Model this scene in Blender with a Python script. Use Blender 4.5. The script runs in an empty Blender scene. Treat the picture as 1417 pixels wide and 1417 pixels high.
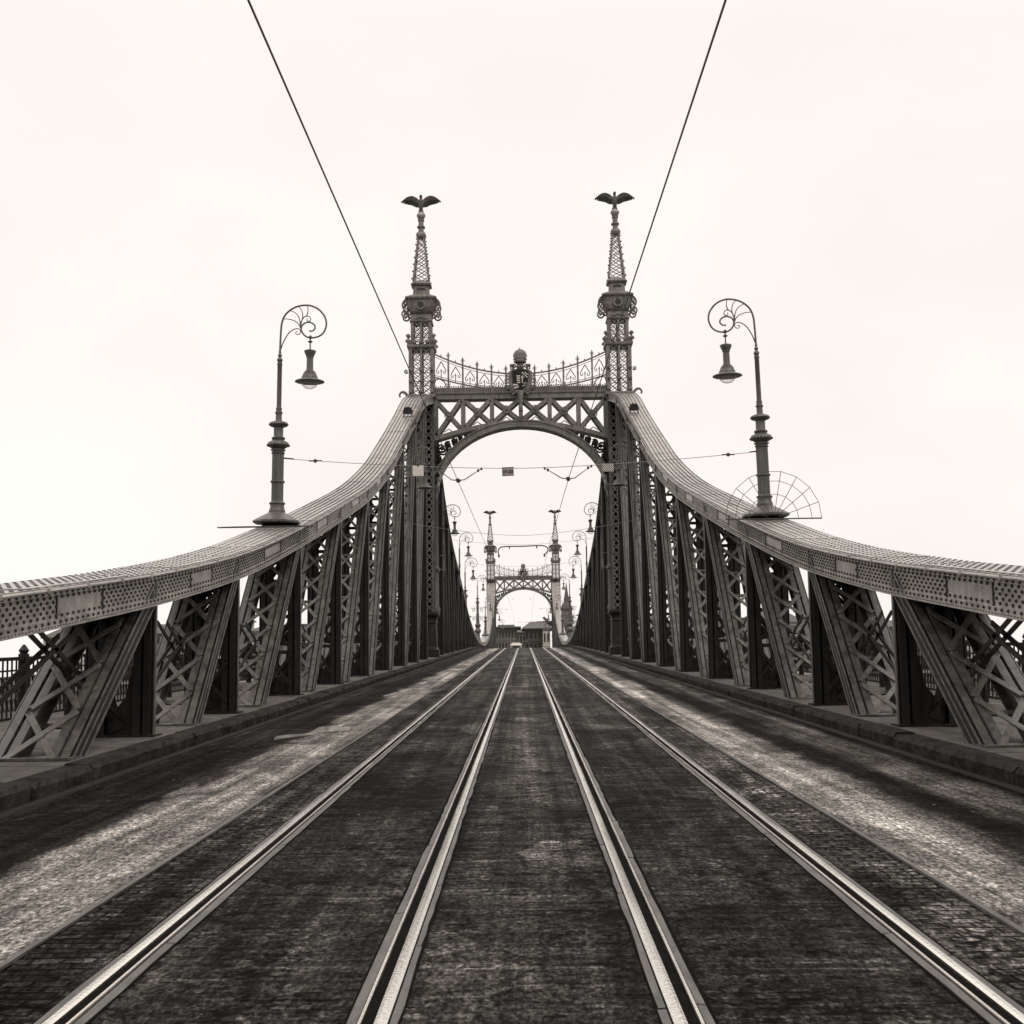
import bpy, math, random
from mathutils import Vector, Matrix, Euler
random.seed(7)
sc = bpy.context.scene
COL = sc.collection
R = math.radians
EYE = 1.65                      # eye height above the road at the camera
S = 0.0270                      # slope of the carriageway up to mid-span
F = 1859.0                      # focal length in photo pixels (photo 1417 wide)
PITCH = R(6.66)
D1, D2, MID = 84.5, 259.5, 172.0   # the two portals and mid-span

def E(ypix, D):                 # height of a photo row at distance D, then to world z
    return D*math.tan(math.atan((709-ypix)/F)+PITCH) + EYE

def road(y):
    if y > MID: y = 2*MID - y
    if y < -30: y = -30
    if y <= 137: return S*y
    t = y-137
    return S*137 + S*t - S*t*t/70.0

# ---------------------------------------------------------------- materials
def nodes_of(m):
    m.use_nodes = True
    nt = m.node_tree
    return nt, nt.nodes, nt.links, nt.nodes['Principled BSDF']

def mat(name, col, rough=0.5, metal=0.0, var=0.25, scale=(3, 3, 3), bump=0.0, bscale=30.0, streak=0.0, spec=0.5, dirt=0.0):
    m = bpy.data.materials.new(name)
    nt, N, L, bs = nodes_of(m)
    tc = N.new('ShaderNodeTexCoord')
    mp = N.new('ShaderNodeMapping'); mp.inputs['Scale'].default_value = scale
    geo = N.new('ShaderNodeNewGeometry')
    L.new(geo.outputs['Position'], mp.inputs['Vector'])
    nz = N.new('ShaderNodeTexNoise'); nz.inputs['Scale'].default_value = 1.0; nz.inputs['Detail'].default_value = 6; nz.inputs['Roughness'].default_value = 0.65
    L.new(mp.outputs[0], nz.inputs['Vector'])
    rp = N.new('ShaderNodeValToRGB')
    c0 = [c*(1-var) for c in col]; c1 = [min(1, c*(1+var)) for c in col]
    rp.color_ramp.elements[0].position = 0.3; rp.color_ramp.elements[1].position = 0.7
    rp.color_ramp.elements[0].color = (*c0, 1); rp.color_ramp.elements[1].color = (*c1, 1)
    L.new(nz.outputs['Fac'], rp.inputs['Fac'])
    out = rp.outputs['Color']
    if streak > 0 or dirt > 0:
        mp2 = N.new('ShaderNodeMapping'); mp2.inputs['Scale'].default_value = (9, 9, 0.7)
        L.new(geo.outputs['Position'], mp2.inputs['Vector'])
        n2 = N.new('ShaderNodeTexNoise'); n2.inputs['Scale'].default_value = 1; n2.inputs['Detail'].default_value = 4
        L.new(mp2.outputs[0], n2.inputs['Vector'])
        r2 = N.new('ShaderNodeValToRGB'); r2.color_ramp.elements[0].position = 0.45; r2.color_ramp.elements[1].position = 0.68
        r2.color_ramp.elements[0].color = (1, 1, 1, 1); k = 1-streak; r2.color_ramp.elements[1].color = (k, k*0.97, k*0.93, 1)
        L.new(n2.outputs['Fac'], r2.inputs['Fac'])
        mx = N.new('ShaderNodeMix'); mx.data_type = 'RGBA'; mx.blend_type = 'MULTIPLY'; mx.inputs[0].default_value = 1
        L.new(out, mx.inputs[6]); L.new(r2.outputs['Color'], mx.inputs[7]); out = mx.outputs[2]
    L.new(out, bs.inputs['Base Color'])
    bs.inputs['Metallic'].default_value = metal
    mr = N.new('ShaderNodeMapRange'); mr.inputs['To Min'].default_value = max(0.03, rough-0.12); mr.inputs['To Max'].default_value = min(1, rough+0.12)
    L.new(nz.outputs['Fac'], mr.inputs['Value']); L.new(mr.outputs[0], bs.inputs['Roughness'])
    bs.inputs['Specular IOR Level'].default_value = spec
    if bump > 0:
        nb = N.new('ShaderNodeTexNoise'); nb.inputs['Scale'].default_value = bscale; nb.inputs['Detail'].default_value = 5
        L.new(geo.outputs['Position'], nb.inputs['Vector'])
        bp = N.new('ShaderNodeBump'); bp.inputs['Strength'].default_value = bump; bp.inputs['Distance'].default_value = 0.02
        L.new(nb.outputs['Fac'], bp.inputs['Height']); L.new(bp.outputs[0], bs.inputs['Normal'])
    return m

W = (1.0, 0.93, 0.86)           # the photograph is toned warm grey
def g(v): return tuple(v*c for c in W)
M = {}
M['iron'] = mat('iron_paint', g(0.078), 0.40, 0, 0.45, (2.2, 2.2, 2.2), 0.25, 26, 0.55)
M['iron_dark'] = mat('shade_dark_iron', g(0.013), 0.45, 0, 0.4, (2.5, 2.5, 2.5), 0.25, 26, 0.4, spec=0.22)  # near-black: shade on posts and inner parts put into the colour
M['flange'] = mat('flange_iron', g(0.11), 0.36, 0, 0.4, (2.5, 2.5, 2.5), 0.25, 26, 0.5)  # paler iron: light on edges and lacing put into the colour
M['portal'] = mat('frontlit_portal_paint', g(0.155), 0.45, 0, 0.32, (1.6, 1.6, 1.6), 0.25, 20, 0.5)  # paler than the truss iron: front light put into the colour
M['gutter'] = mat('dark_gutter', g(0.014), 0.6, 0, 0.6, (3, 1, 3), 0.8, 16, spec=0.06)  # near-black strip along the kerb
M['iron_plate'] = mat('skylit_weathered_plate', g(0.27), 0.30, 0, 0.42, (1.6, 1.6, 3), 0.3, 18, 0.3, 0.6)  # sky light on the plates put into the pale tone; streaks are weathering
M['rivet'] = mat('rivet_iron', g(0.016), 0.5, 0, 0.3)  # dark: shaded near sides of the heads put into the colour
M['lamp'] = mat('lamp_paint', g(0.085), 0.42, 0, 0.22, (4, 4, 4), 0.15, 40, 0.35)
M['glass'] = mat('frosted_globe', g(0.75), 0.2, 0, 0.03, (3, 3, 3))
def glass_mat():
    m = bpy.data.materials.new('clear_globe'); nt, N, L, bs = nodes_of(m)
    bs.inputs['Base Color'].default_value = (.30, .28, .26, 1); bs.inputs['Roughness'].default_value = .1
    tr = N.new('ShaderNodeBsdfTransparent'); tr.inputs[0].default_value = (.96, .95, .94, 1)
    lw = N.new('ShaderNodeLayerWeight'); lw.inputs['Blend'].default_value = .25
    mx = N.new('ShaderNodeMixShader'); L.new(lw.outputs['Facing'], mx.inputs[0]); L.new(tr.outputs[0], mx.inputs[1]); L.new(bs.outputs[0], mx.inputs[2])
    L.new(mx.outputs[0], N['Material Output'].inputs['Surface'])
    return m
M['glass'] = glass_mat()
M['wire'] = mat('wire_metal', g(0.05), 0.5, 0.3, 0.2)
M['thinwire'] = mat('steel_cable', g(0.22), 0.45, 0.4, 0.2)
M['steel'] = mat('polished_rail', g(0.97), 0.20, 1.0, 0.10, (6, 0.6, 6), 0.15, 40)
M['lip'] = mat('rail_lip_steel', g(0.8), 0.26, 1.0, 0.2, (6, 0.8, 6), 0.15, 40)
M['groove'] = mat('groove_shade', g(0.008), 0.9, 0, 0.4, (10, 10, 10), 0.5, 60, spec=0.01)  # near-black: shade in rail grooves and gaps put into the colour
M['edging'] = mat('rail_concrete', g(0.075), 0.55, 0, 0.6, (14, 3.0, 6), 0.9, 45)
M['curb'] = mat('curb_stone', g(0.026), 0.72, 0, 0.65, (4, 2, 5), 1.0, 14, 0.3, spec=0.05)
M['slab'] = mat('sidewalk_slab', g(0.095), 0.72, 0, 0.5, (2.4, 1.4, 2), 0.7, 24, spec=0.12)
M['white'] = mat('white_enamel', g(0.52), 0.45, 0, 0.06, (8, 8, 8))
M['greyplate'] = mat('grey_enamel', g(0.24), 0.5, 0, 0.15, (10, 10, 10))
M['black'] = mat('black_paint', g(0.012), 0.6, 0, 0.1)
M['paper'] = mat('dirty_paper', g(0.24), 0.7, 0, 0.35, (7, 7, 7), 0.5, 30)
M['stone'] = mat('pier_stone', g(0.28), 0.8, 0, 0.25, (0.6, 0.6, 0.6), 0.5, 4)
M['pale_wall'] = mat('pale_render', g(0.42), 0.85, 0, 0.12, (0.2, 0.2, 0.2))
M['mid_wall'] = mat('grey_render', g(0.13), 0.85, 0, 0.18, (0.2, 0.2, 0.2))
M['dark_wall'] = mat('brick_render', g(0.07), 0.85, 0, 0.2, (0.3, 0.3, 0.3))
M['roof'] = mat('slate_roof', g(0.07), 0.7, 0, 0.25, (0.5, 0.5, 0.5))
M['window'] = mat('window_glass', g(0.02), 0.15, 0, 0.2, (1, 1, 1), spec=0.3)
M['water'] = mat('river_water', g(0.05), 0.14, 0, 0.2, (0.05, 0.05, 0.05), 0.35, 1.4)
M['earth'] = mat('quay_ground', g(0.14), 0.9, 0, 0.25, (0.1, 0.1, 0.1))
M['leaf'] = mat('foliage', g(0.06), 0.7, 0, 0.45, (1.2, 1.2, 1.2))
M['bark'] = mat('bark', g(0.05), 0.9, 0, 0.3)
M['tram'] = mat('tram_paint', g(0.20), 0.35, 0, 0.08, (1, 1, 1))
M['tram_light'] = mat('tram_roof_paint', g(0.55), 0.4, 0, 0.1, (1, 1, 1))

def road_material():
    m = bpy.data.materials.new('worn_asphalt')
    nt, N, L, bs = nodes_of(m)
    geo = N.new('ShaderNodeNewGeometry')
    pos = geo.outputs['Position']
    def noise(scale, detail=5, rough=0.6, dist=0.0):
        mp = N.new('ShaderNodeMapping'); mp.inputs['Scale'].default_value = scale
        L.new(pos, mp.inputs['Vector'])
        n = N.new('ShaderNodeTexNoise'); n.inputs['Scale'].default_value = 1; n.inputs['Detail'].default_value = detail
        n.inputs['Roughness'].default_value = rough; n.inputs['Distortion'].default_value = dist
        L.new(mp.outputs[0], n.inputs['Vector'])
        return n.outputs['Fac']
    def math_(op, a, b):
        n = N.new('ShaderNodeMath'); n.operation = op
        for i, v in enumerate((a, b)):
            if isinstance(v, (int, float)): n.inputs[i].default_value = v
            elif v is not None: L.new(v, n.inputs[i])
        return n.outputs[0]
    def ramp(fac, stops, interp='LINEAR'):
        r = N.new('ShaderNodeValToRGB'); cr = r.color_ramp; cr.interpolation = interp
        while len(cr.elements) < len(stops): cr.elements.new(0.5)
        for e, (p, c) in zip(cr.elements, stops):
            e.position = p; e.color = (*c, 1) if isinstance(c, tuple) else (c, c, c, 1)
        L.new(fac, r.inputs['Fac'])
        return r.outputs['Color']
    def mix(a, b, fac, mode='MIX'):
        x = N.new('ShaderNodeMix'); x.data_type = 'RGBA'; x.blend_type = mode
        if isinstance(fac, (int, float)): x.inputs[0].default_value = fac
        else: L.new(fac, x.inputs[0])
        for i, v in ((6, a), (7, b)):
            if isinstance(v, tuple): x.inputs[i].default_value = (*v, 1)
            else: L.new(v, x.inputs[i])
        return x.outputs[2]
    sep = N.new('ShaderNodeSeparateXYZ'); L.new(pos, sep.inputs[0])
    X = sep.outputs['X']
    # pale and dark lanes run along the road, their borders wander
    wob = math_('MULTIPLY', math_('SUBTRACT', noise((0.9, 0.35, 1), 5, 0.65, 0.6), 0.5), 0.95)
    aX = math_('ABSOLUTE', X, None)
    inner = math_('GREATER_THAN', aX, 2.66)
    Xw = math_('ADD', X, math_('MULTIPLY', wob, inner))
    u = math_('ADD', math_('DIVIDE', Xw, 10.4), 0.5)
    def p(x): return x/10.4+0.5
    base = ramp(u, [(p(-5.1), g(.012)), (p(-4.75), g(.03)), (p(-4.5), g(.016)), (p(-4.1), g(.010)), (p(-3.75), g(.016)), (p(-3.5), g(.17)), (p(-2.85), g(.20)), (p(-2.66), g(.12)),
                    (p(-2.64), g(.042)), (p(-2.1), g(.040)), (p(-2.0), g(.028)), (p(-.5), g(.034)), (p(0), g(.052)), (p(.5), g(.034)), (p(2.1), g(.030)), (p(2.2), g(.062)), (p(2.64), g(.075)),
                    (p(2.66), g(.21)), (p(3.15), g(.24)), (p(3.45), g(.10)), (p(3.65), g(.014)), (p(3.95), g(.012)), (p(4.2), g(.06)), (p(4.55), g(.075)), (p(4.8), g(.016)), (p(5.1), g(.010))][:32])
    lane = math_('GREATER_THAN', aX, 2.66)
    def vary(b, r, f0, f1): return mix(b, r, math_('ADD', f0, math_('MULTIPLY', lane, f1-f0)), 'MULTIPLY')
    # old repairs: each patch of paving its own tone, dark tar seams between some of them
    mpv = N.new('ShaderNodeMapping'); mpv.inputs['Scale'].default_value = (0.75, 0.42, 1)
    jx = N.new('ShaderNodeVectorMath'); jx.operation = 'ADD'
    jn = N.new('ShaderNodeTexNoise'); jn.inputs['Scale'].default_value = 1.6; jn.inputs['Detail'].default_value = 4; L.new(pos, jn.inputs['Vector'])
    L.new(pos, jx.inputs[0]); L.new(jn.outputs['Color'], jx.inputs[1]); L.new(jx.outputs[0], mpv.inputs['Vector'])
    vc = N.new('ShaderNodeTexVoronoi'); vc.voronoi_dimensions = '2D'; vc.inputs['Scale'].default_value = 1; L.new(mpv.outputs[0], vc.inputs['Vector'])
    ve = N.new('ShaderNodeTexVoronoi'); ve.voronoi_dimensions = '2D'; ve.feature = 'DISTANCE_TO_EDGE'; ve.inputs['Scale'].default_value = 1; L.new(mpv.outputs[0], ve.inputs['Vector'])
    sc3 = N.new('ShaderNodeSeparateXYZ'); L.new(vc.outputs['Color'], sc3.inputs[0])
    base = vary(base, ramp(sc3.outputs['X'], [(0, .55), (.5, 1.0), (1, 1.55)]), .9, .25)
    base = vary(base, ramp(ve.outputs['Distance'], [(0.0, .25), (.012, .3), (.022, 1.0)]), .8, .3)
    # stone grain: broken blocks of light and dark about ten centimetres across
    st = ramp(noise((8.0, 7.0, 1), 8, 0.74, 1.4), [(.40, .25), (.475, .7), (.52, 1.15), (.60, 2.1)])
    gm = N.new('ShaderNodeMapRange'); gm.inputs['From Min'].default_value = .42; gm.inputs['From Max'].default_value = .58; gm.inputs['To Min'].default_value = .12; gm.inputs['To Max'].default_value = 1.0
    L.new(noise((1.3, 0.55, 1), 4, 0.6, 1.0), gm.inputs['Value'])
    base = mix(base, st, math_('MULTIPLY', gm.outputs[0], math_('SUBTRACT', 0.95, math_('MULTIPLY', lane, 0.65))), 'MULTIPLY')
    mk = ramp(noise((3.4, 8.0, 1), 6, 0.75, 0.9), [(.575, 1.0), (.60, .08)])
    base = vary(base, mk, .92, .25)
    ln_ = ramp(noise((1.0, 11.0, 1), 5, 0.65, 0.9), [(.42, .55), (.5, 1.0), (.60, 1.35), (.64, 2.4)])
    base = vary(base, ln_, .85, .25)
    pt = ramp(noise((0.7, 0.30, 1), 6, 0.7, 1.4), [(.36, .30), (.5, 1.0), (.64, 2.2)])
    base = vary(base, pt, .85, .75)
    fine = ramp(noise((38, 16, 1), 3, 0.8), [(.38, .2), (.5, 1.0), (.62, 2.6)])
    base = vary(base, fine, .85, .85)
    lon = ramp(noise((5.0, 0.07, 1), 5, 0.65, 0.4), [(.36, .38), (.5, 1.0), (.64, 1.9)])
    base = mix(base, lon, 0.85, 'MULTIPLY')
    # rows of worn setts beside the outer rails
    br_ = N.new('ShaderNodeTexBrick'); br_.inputs['Scale'].default_value = 1; br_.inputs['Brick Width'].default_value = .17; br_.inputs['Row Height'].default_value = .115
    br_.inputs['Mortar Size'].default_value = .016; br_.inputs['Mortar Smooth'].default_value = .6; br_.inputs['Bias'].default_value = 0
    br_.inputs['Color1'].default_value = (.6, .6, .6, 1); br_.inputs['Color2'].default_value = (1.45, 1.45, 1.45, 1); br_.inputs['Mortar'].default_value = (.25, .25, .25, 1)
    L.new(jx.outputs[0], br_.inputs['Vector'])
    mpb = N.new('ShaderNodeVectorMath'); mpb.operation = 'MULTIPLY_ADD'; L.new(jn.outputs['Color'], mpb.inputs[0]); mpb.inputs[1].default_value = (.17, .17, 0); L.new(pos, mpb.inputs[2])
    L.new(mpb.outputs[0], br_.inputs['Vector'])
    setts = math_('MULTIPLY', math_('GREATER_THAN', aX, 2.2), math_('LESS_THAN', aX, 2.64))
    base = mix(base, br_.outputs['Color'], setts, 'MULTIPLY')
    # rare pale specks of grit
    vo = N.new('ShaderNodeTexVoronoi'); vo.inputs['Scale'].default_value = 4.2; L.new(pos, vo.inputs['Vector'])
    sp = ramp(vo.outputs['Distance'], [(0.0, 1.0), (.055, 1.0), (.07, 0.0)])
    gate = ramp(noise((1.1, 1.1, 1), 2), [(.56, 0.0), (.6, 1.0)])
    base = mix(base, g(.34), mix(sp, gate, 1.0, 'MULTIPLY'))
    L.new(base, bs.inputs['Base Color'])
    rr = ramp(noise((3.0, 6.0, 1), 5, 0.7, 0.8), [(.3, .42), (.7, .75)])
    L.new(rr, bs.inputs['Roughness'])
    bs.inputs['Specular IOR Level'].default_value = 0.015
    h1 = noise((9.0, 6.0, 1), 8, 0.76, 1.4)
    h2 = noise((38, 16, 1), 3, 0.8)
    h3 = math_('MULTIPLY', math_('SUBTRACT', 1.0, br_.outputs['Fac']), math_('MULTIPLY', setts, 0.8))
    h = math_('ADD', math_('ADD', math_('MULTIPLY', h1, 1.3), math_('MULTIPLY', h2, 0.3)), h3)
    bp = N.new('ShaderNodeBump'); bp.inputs['Strength'].default_value = 1.0; bp.inputs['Distance'].default_value = 0.05
    L.new(h, bp.inputs['Height']); L.new(bp.outputs[0], bs.inputs['Normal'])
    return m
M['road'] = road_material()

# ---------------------------------------------------------------- mesh builder
ROOT = {}
class MB:
    def __init__(s, sx=1): s.v = []; s.f = []; s.sx = sx
    def add(s, vs, fs):
        o = len(s.v)
        if s.sx < 0:
            s.v += [(-x, y, z) for x, y, z in vs]; s.f += [tuple(i+o for i in reversed(q)) for q in fs]
        else:
            s.v += [tuple(v) for v in vs]; s.f += [tuple(i+o for i in q) for q in fs]
    BOXF = [(0, 3, 2, 1), (4, 5, 6, 7), (0, 1, 5, 4), (1, 2, 6, 5), (2, 3, 7, 6), (3, 0, 4, 7)]
    def box(s, x0, x1, y0, y1, z0, z1):
        s.add([(x0, y0, z0), (x1, y0, z0), (x1, y1, z0), (x0, y1, z0), (x0, y0, z1), (x1, y0, z1), (x1, y1, z1), (x0, y1, z1)], MB.BOXF)
    def bar(s, p, q, w, h, up=(0, 0, 1)):
        p = Vector(p); q = Vector(q); d = (q-p)
        if d.length < 1e-6: return
        d.normalize(); up = Vector(up)
        a = d.cross(up)
        if a.length < 1e-4: a = d.cross(Vector((1, 0, 0)))
        a.normalize(); b = a.cross(d)
        a *= w/2; b *= h/2
        s.add([p-a-b, p+a-b, q+a-b, q-a-b, p-a+b, p+a+b, q+a+b, q-a+b], MB.BOXF)
    def tube(s, pts, r, n=8, r1=None):
        pts = [Vector(p) for p in pts]; m = len(pts); vs = []; ref = None
        for i, p in enumerate(pts):
            t = (pts[min(i+1, m-1)]-pts[max(i-1, 0)])
            if t.length < 1e-9: t = Vector((0, 0, 1))
            t.normalize()
            if ref is None:
                ref = Vector((0, 1, 0)) if abs(t.y) < 0.9 else Vector((1, 0, 0))
            a = ref - t*ref.dot(t)
            if a.length < 1e-5: a = t.orthogonal()
            a.normalize(); b = t.cross(a); ref = a
            rr = r if r1 is None else r+(r1-r)*i/(m-1)
            for k in range(n):
                an = 2*math.pi*k/n
                vs.append(p+a*rr*math.cos(an)+b*rr*math.sin(an))
        fs = []
        for i in range(m-1):
            for k in range(n):
                fs.append((i*n+k, i*n+(k+1) % n, (i+1)*n+(k+1) % n, (i+1)*n+k))
        fs.append(tuple(reversed(range(n)))); fs.append(tuple(range((m-1)*n, m*n)))
        s.add(vs, fs)
    def lathe(s, cx, cy, cz, prof, n=20, caps=True):
        vs = []; fs = []
        for (r, z) in prof:
            for k in range(n):
                an = 2*math.pi*(k+0.5)/n
                rr = max(r, 1e-4)
                vs.append((cx+rr*math.cos(an), cy+rr*math.sin(an), cz+z))
        m = len(prof)
        for i in range(m-1):
            for k in range(n):
                fs.append((i*n+k, i*n+(k+1) % n, (i+1)*n+(k+1) % n, (i+1)*n+k))
        if caps: fs.append(tuple(reversed(range(n)))); fs.append(tuple(range((m-1)*n, m*n)))
        s.add(vs, fs)
    def fluted(s, cx, cy, z0, z1, r, nfl=12, depth=0.018):
        prof = []; n = nfl*4; vs = []
        for z in (z0, z1):
            for k in range(n):
                an = 2*math.pi*k/n; rr = r-(depth if k % 4 in (1, 2) else 0)
                vs.append((cx+rr*math.cos(an), cy+rr*math.sin(an), z))
        fs = [(k, (k+1) % n, n+(k+1) % n, n+k) for k in range(n)] + [tuple(reversed(range(n))), tuple(range(n, 2*n))]
        s.add(vs, fs)
    def sq(s, cx, cy, prof, ch=0.0):      # stacked rectangular rings (z, half x, half y), chamfered corners
        vs = []; fs = []
        n = 8 if ch > 0 else 4
        for (z, hx, hy) in prof:
            if ch > 0:
                c = min(ch, hx*0.4)
                P = [(hx-c, -hy), (hx, -hy+c), (hx, hy-c), (hx-c, hy), (-hx+c, hy), (-hx, hy-c), (-hx, -hy+c), (-hx+c, -hy)]
            else:
                P = [(hx, -hy), (hx, hy), (-hx, hy), (-hx, -hy)]
            vs += [(cx+a, cy+b, z) for a, b in P]
        for i in range(len(prof)-1):
            for k in range(n):
                fs.append((i*n+k, i*n+(k+1) % n, (i+1)*n+(k+1) % n, (i+1)*n+k))
        fs.append(tuple(reversed(range(n)))); fs.append(tuple(range((len(prof)-1)*n, len(prof)*n)))
        s.add(vs, fs)
    def sweep(s, prof, rings):            # prof: n closed 2D points; rings: function i -> list of n 3D points
        n = len(rings[0]); vs = [p for r in rings for p in r]; fs = []
        for i in range(len(rings)-1):
            for k in range(n):
                fs.append((i*n+k, i*n+(k+1) % n, (i+1)*n+(k+1) % n, (i+1)*n+k))
        fs.append(tuple(reversed(range(n)))); fs.append(tuple(range((len(rings)-1)*n, len(rings)*n)))
        s.add(vs, fs)
    def slab_xz(s, outline, y0, y1):      # polygon in the XZ plane given a thickness in Y
        n = len(outline)
        vs = [(x, y0, z) for x, z in outline]+[(x, y1, z) for x, z in outline]
        fs = [tuple(range(n)), tuple(reversed(range(n, 2*n)))]+[(k, n+k, n+(k+1) % n, (k+1) % n) for k in range(n)]
        s.add(vs, fs)
    def slab_yz(s, outline, x0, x1):
        n = len(outline)
        vs = [(x0, y, z) for y, z in outline]+[(x1, y, z) for y, z in outline]
        fs = [tuple(range(n)), tuple(reversed(range(n, 2*n)))]+[(k, n+k, n+(k+1) % n, (k+1) % n) for k in range(n)]
        s.add(vs, fs)
    def rivet(s, c, nrm, r, n=6, h=0.85):
        c = Vector(c); w = Vector(nrm).normalized(); a = w.orthogonal().normalized(); b = w.cross(a)
        vs = [c+a*r*math.cos(2*math.pi*k/n)+b*r*math.sin(2*math.pi*k/n)-w*0.003 for k in range(n)]
        if n >= 6:
            vs += [c+a*r*.68*math.cos(2*math.pi*k/n)+b*r*.68*math.sin(2*math.pi*k/n)+w*r*h for k in range(n)]
            fs = [(k, (k+1) % n, n+(k+1) % n, n+k) for k in range(n)]+[tuple(range(n, 2*n))]
        else:
            vs.append(c+w*r*(h+.15)); fs = [(k, (k+1) % n, n) for k in range(n)]
        s.add(vs, fs)
    def build(s, name, m, parent=None, smooth=False, origin=None):
        if parent is not None: o0 = ROOT[parent]
        else: o0 = Vector(origin) if origin is not None else Vector((0, 0, 0))
        me = bpy.data.meshes.new(name)
        me.from_pydata([(v[0]-o0[0], v[1]-o0[1], v[2]-o0[2]) for v in s.v], [], s.f)
        me.materials.append(m if not isinstance(m, str) else M[m])
        if smooth:
            me.polygons.foreach_set('use_smooth', [True]*len(me.polygons))
            me.set_sharp_from_angle(angle=R(38))
        me.update()
        ob = bpy.data.objects.new(name, me); COL.objects.link(ob)
        if parent is not None: ob.parent = parent
        else: ob.location = o0
        ROOT[ob] = o0
        return ob

def tag(o, label=None, cat=None, group=None, kind=None):
    if label: o['label'] = label
    if cat: o['category'] = cat
    if group: o['group'] = group
    if kind: o['kind'] = kind
    return o
def thing(name, loc, label, cat, group=None):
    o = bpy.data.objects.new(name, None); COL.objects.link(o); o.location = loc; o.empty_display_size = 0.2
    ROOT[o] = Vector(loc)
    return tag(o, label, cat, group)
def dup(o, parent=None):
    c = o.copy(); COL.objects.link(c)
    if parent is not None: c.parent = parent
    for ch in list(o.children): dup(ch, c)
    return c

def interp(pts):                # smooth curve through (x, value) points
    xs = [p[0] for p in pts]; ys = [p[1] for p in pts]; n = len(xs)
    d = [(ys[i+1]-ys[i])/(xs[i+1]-xs[i]) for i in range(n-1)]
    t = [d[0]]+[0 if d[i-1]*d[i] <= 0 else 2*d[i-1]*d[i]/(d[i-1]+d[i]) for i in range(1, n-1)]+[d[-1]]
    def f(x):
        if x <= xs[0]: return ys[0]+t[0]*(x-xs[0])
        if x >= xs[-1]: return ys[-1]+t[-1]*(x-xs[-1])
        i = 0
        while x > xs[i+1]: i += 1
        h = xs[i+1]-xs[i]; u = (x-xs[i])/h
        return ((2*u**3-3*u*u+1)*ys[i]+(u**3-2*u*u+u)*h*t[i]+(-2*u**3+3*u*u)*ys[i+1]+(u**3-u*u)*h*t[i+1])
    return f
def spline(pts, k=6):           # Catmull-Rom through points (any dimension)
    out = []; n = len(pts)
    for i in range(n-1):
        p0 = pts[max(i-1, 0)]; p1 = pts[i]; p2 = pts[i+1]; p3 = pts[min(i+2, n-1)]
        for j in range(k):
            u = j/k
            out.append(tuple(0.5*((2*b)+(-a+c)*u+(2*a-5*b+4*c-d)*u*u+(-a+3*b-3*c+d)*u**3) for a, b, c, d in zip(p0, p1, p2, p3)))
    out.append(tuple(pts[-1]))
    return out
def spiral(cx, cz, r0, r1, a0, turns, y=0, n=22):
    out = []
    for i in range(n+1):
        u = i/n; r = r0+(r1-r0)*u; a = a0+turns*2*math.pi*u
        out.append((cx+r*math.cos(a), y, cz+r*math.sin(a)))
    return out

# ---------------------------------------------------------------- camera
cam_d = bpy.data.cameras.new('camera'); cam = bpy.data.objects.new('camera', cam_d); COL.objects.link(cam)
cam_d.sensor_width = 36; cam_d.lens = 36*F/1417.0; cam_d.clip_end = 6000; cam_d.clip_start = 0.1
roll = R(0.80)
dx, dy = 17.5, -217.5            # where the bridge axis on the horizon sits, from the picture centre
ca, sa = math.cos(roll), math.sin(roll)
ux, uy = dx*ca+dy*sa, -dx*sa+dy*ca        # the same offset with the roll undone
pitch = math.atan2(-uy, F); yaw = math.atan2(ux, F/math.cos(pitch))
cam.matrix_world = Matrix.Translation((0, 0, EYE)) @ Matrix.Rotation(yaw, 4, 'Z') @ Matrix.Rotation(math.pi/2+pitch, 4, 'X') @ Matrix.Rotation(-roll, 4, 'Z')
sc.camera = cam

# ---------------------------------------------------------------- sky and light: bright overcast
w = bpy.data.worlds.new('World'); sc.world = w; w.use_nodes = True
N, L = w.node_tree.nodes, w.node_tree.links
bg = N['Background']
sky = N.new('ShaderNodeTexSky'); sky.sky_type = 'NISHITA'; sky.sun_disc = False
sky.sun_elevation = R(48); sky.sun_rotation = R(150); sky.dust_density = 4.0
bw = N.new('ShaderNodeRGBToBW'); L.new(sky.outputs[0], bw.inputs[0])
tc = N.new('ShaderNodeTexCoord')
sx_ = N.new('ShaderNodeSeparateXYZ'); L.new(tc.outputs['Generated'], sx_.inputs[0])
# cloud deck: a little brighter overhead than at the skyline, faint mottling
mr = N.new('ShaderNodeMapRange'); mr.inputs['From Min'].default_value = 0.45; mr.inputs['From Max'].default_value = 1.0
mr.inputs['To Min'].default_value = 9.42; mr.inputs['To Max'].default_value = 20.0
L.new(sx_.outputs['Z'], mr.inputs['Value'])
mpw = N.new('ShaderNodeMapping'); mpw.inputs['Scale'].default_value = (2.6, 2.6, 4.5); L.new(tc.outputs['Generated'], mpw.inputs['Vector'])
nzw = N.new('ShaderNodeTexNoise'); nzw.inputs['Scale'].default_value = 1.1; nzw.inputs['Detail'].default_value = 5; L.new(mpw.outputs[0], nzw.inputs['Vector'])
mrw = N.new('ShaderNodeMapRange'); mrw.inputs['From Min'].default_value = 0.3; mrw.inputs['From Max'].default_value = 0.7; mrw.inputs['To Min'].default_value = 0.945; mrw.inputs['To Max'].default_value = 1.05
L.new(nzw.outputs['Fac'], mrw.inputs['Value'])
mu = N.new('ShaderNodeMath'); mu.operation = 'MULTIPLY'; L.new(mr.outputs[0], mu.inputs[0]); L.new(mrw.outputs[0], mu.inputs[1])
ad = N.new('ShaderNodeMath'); ad.operation = 'MULTIPLY_ADD'; L.new(bw.outputs[0], ad.inputs[0]); ad.inputs[1].default_value = 0.05; L.new(mu.outputs[0], ad.inputs[2])
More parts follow.
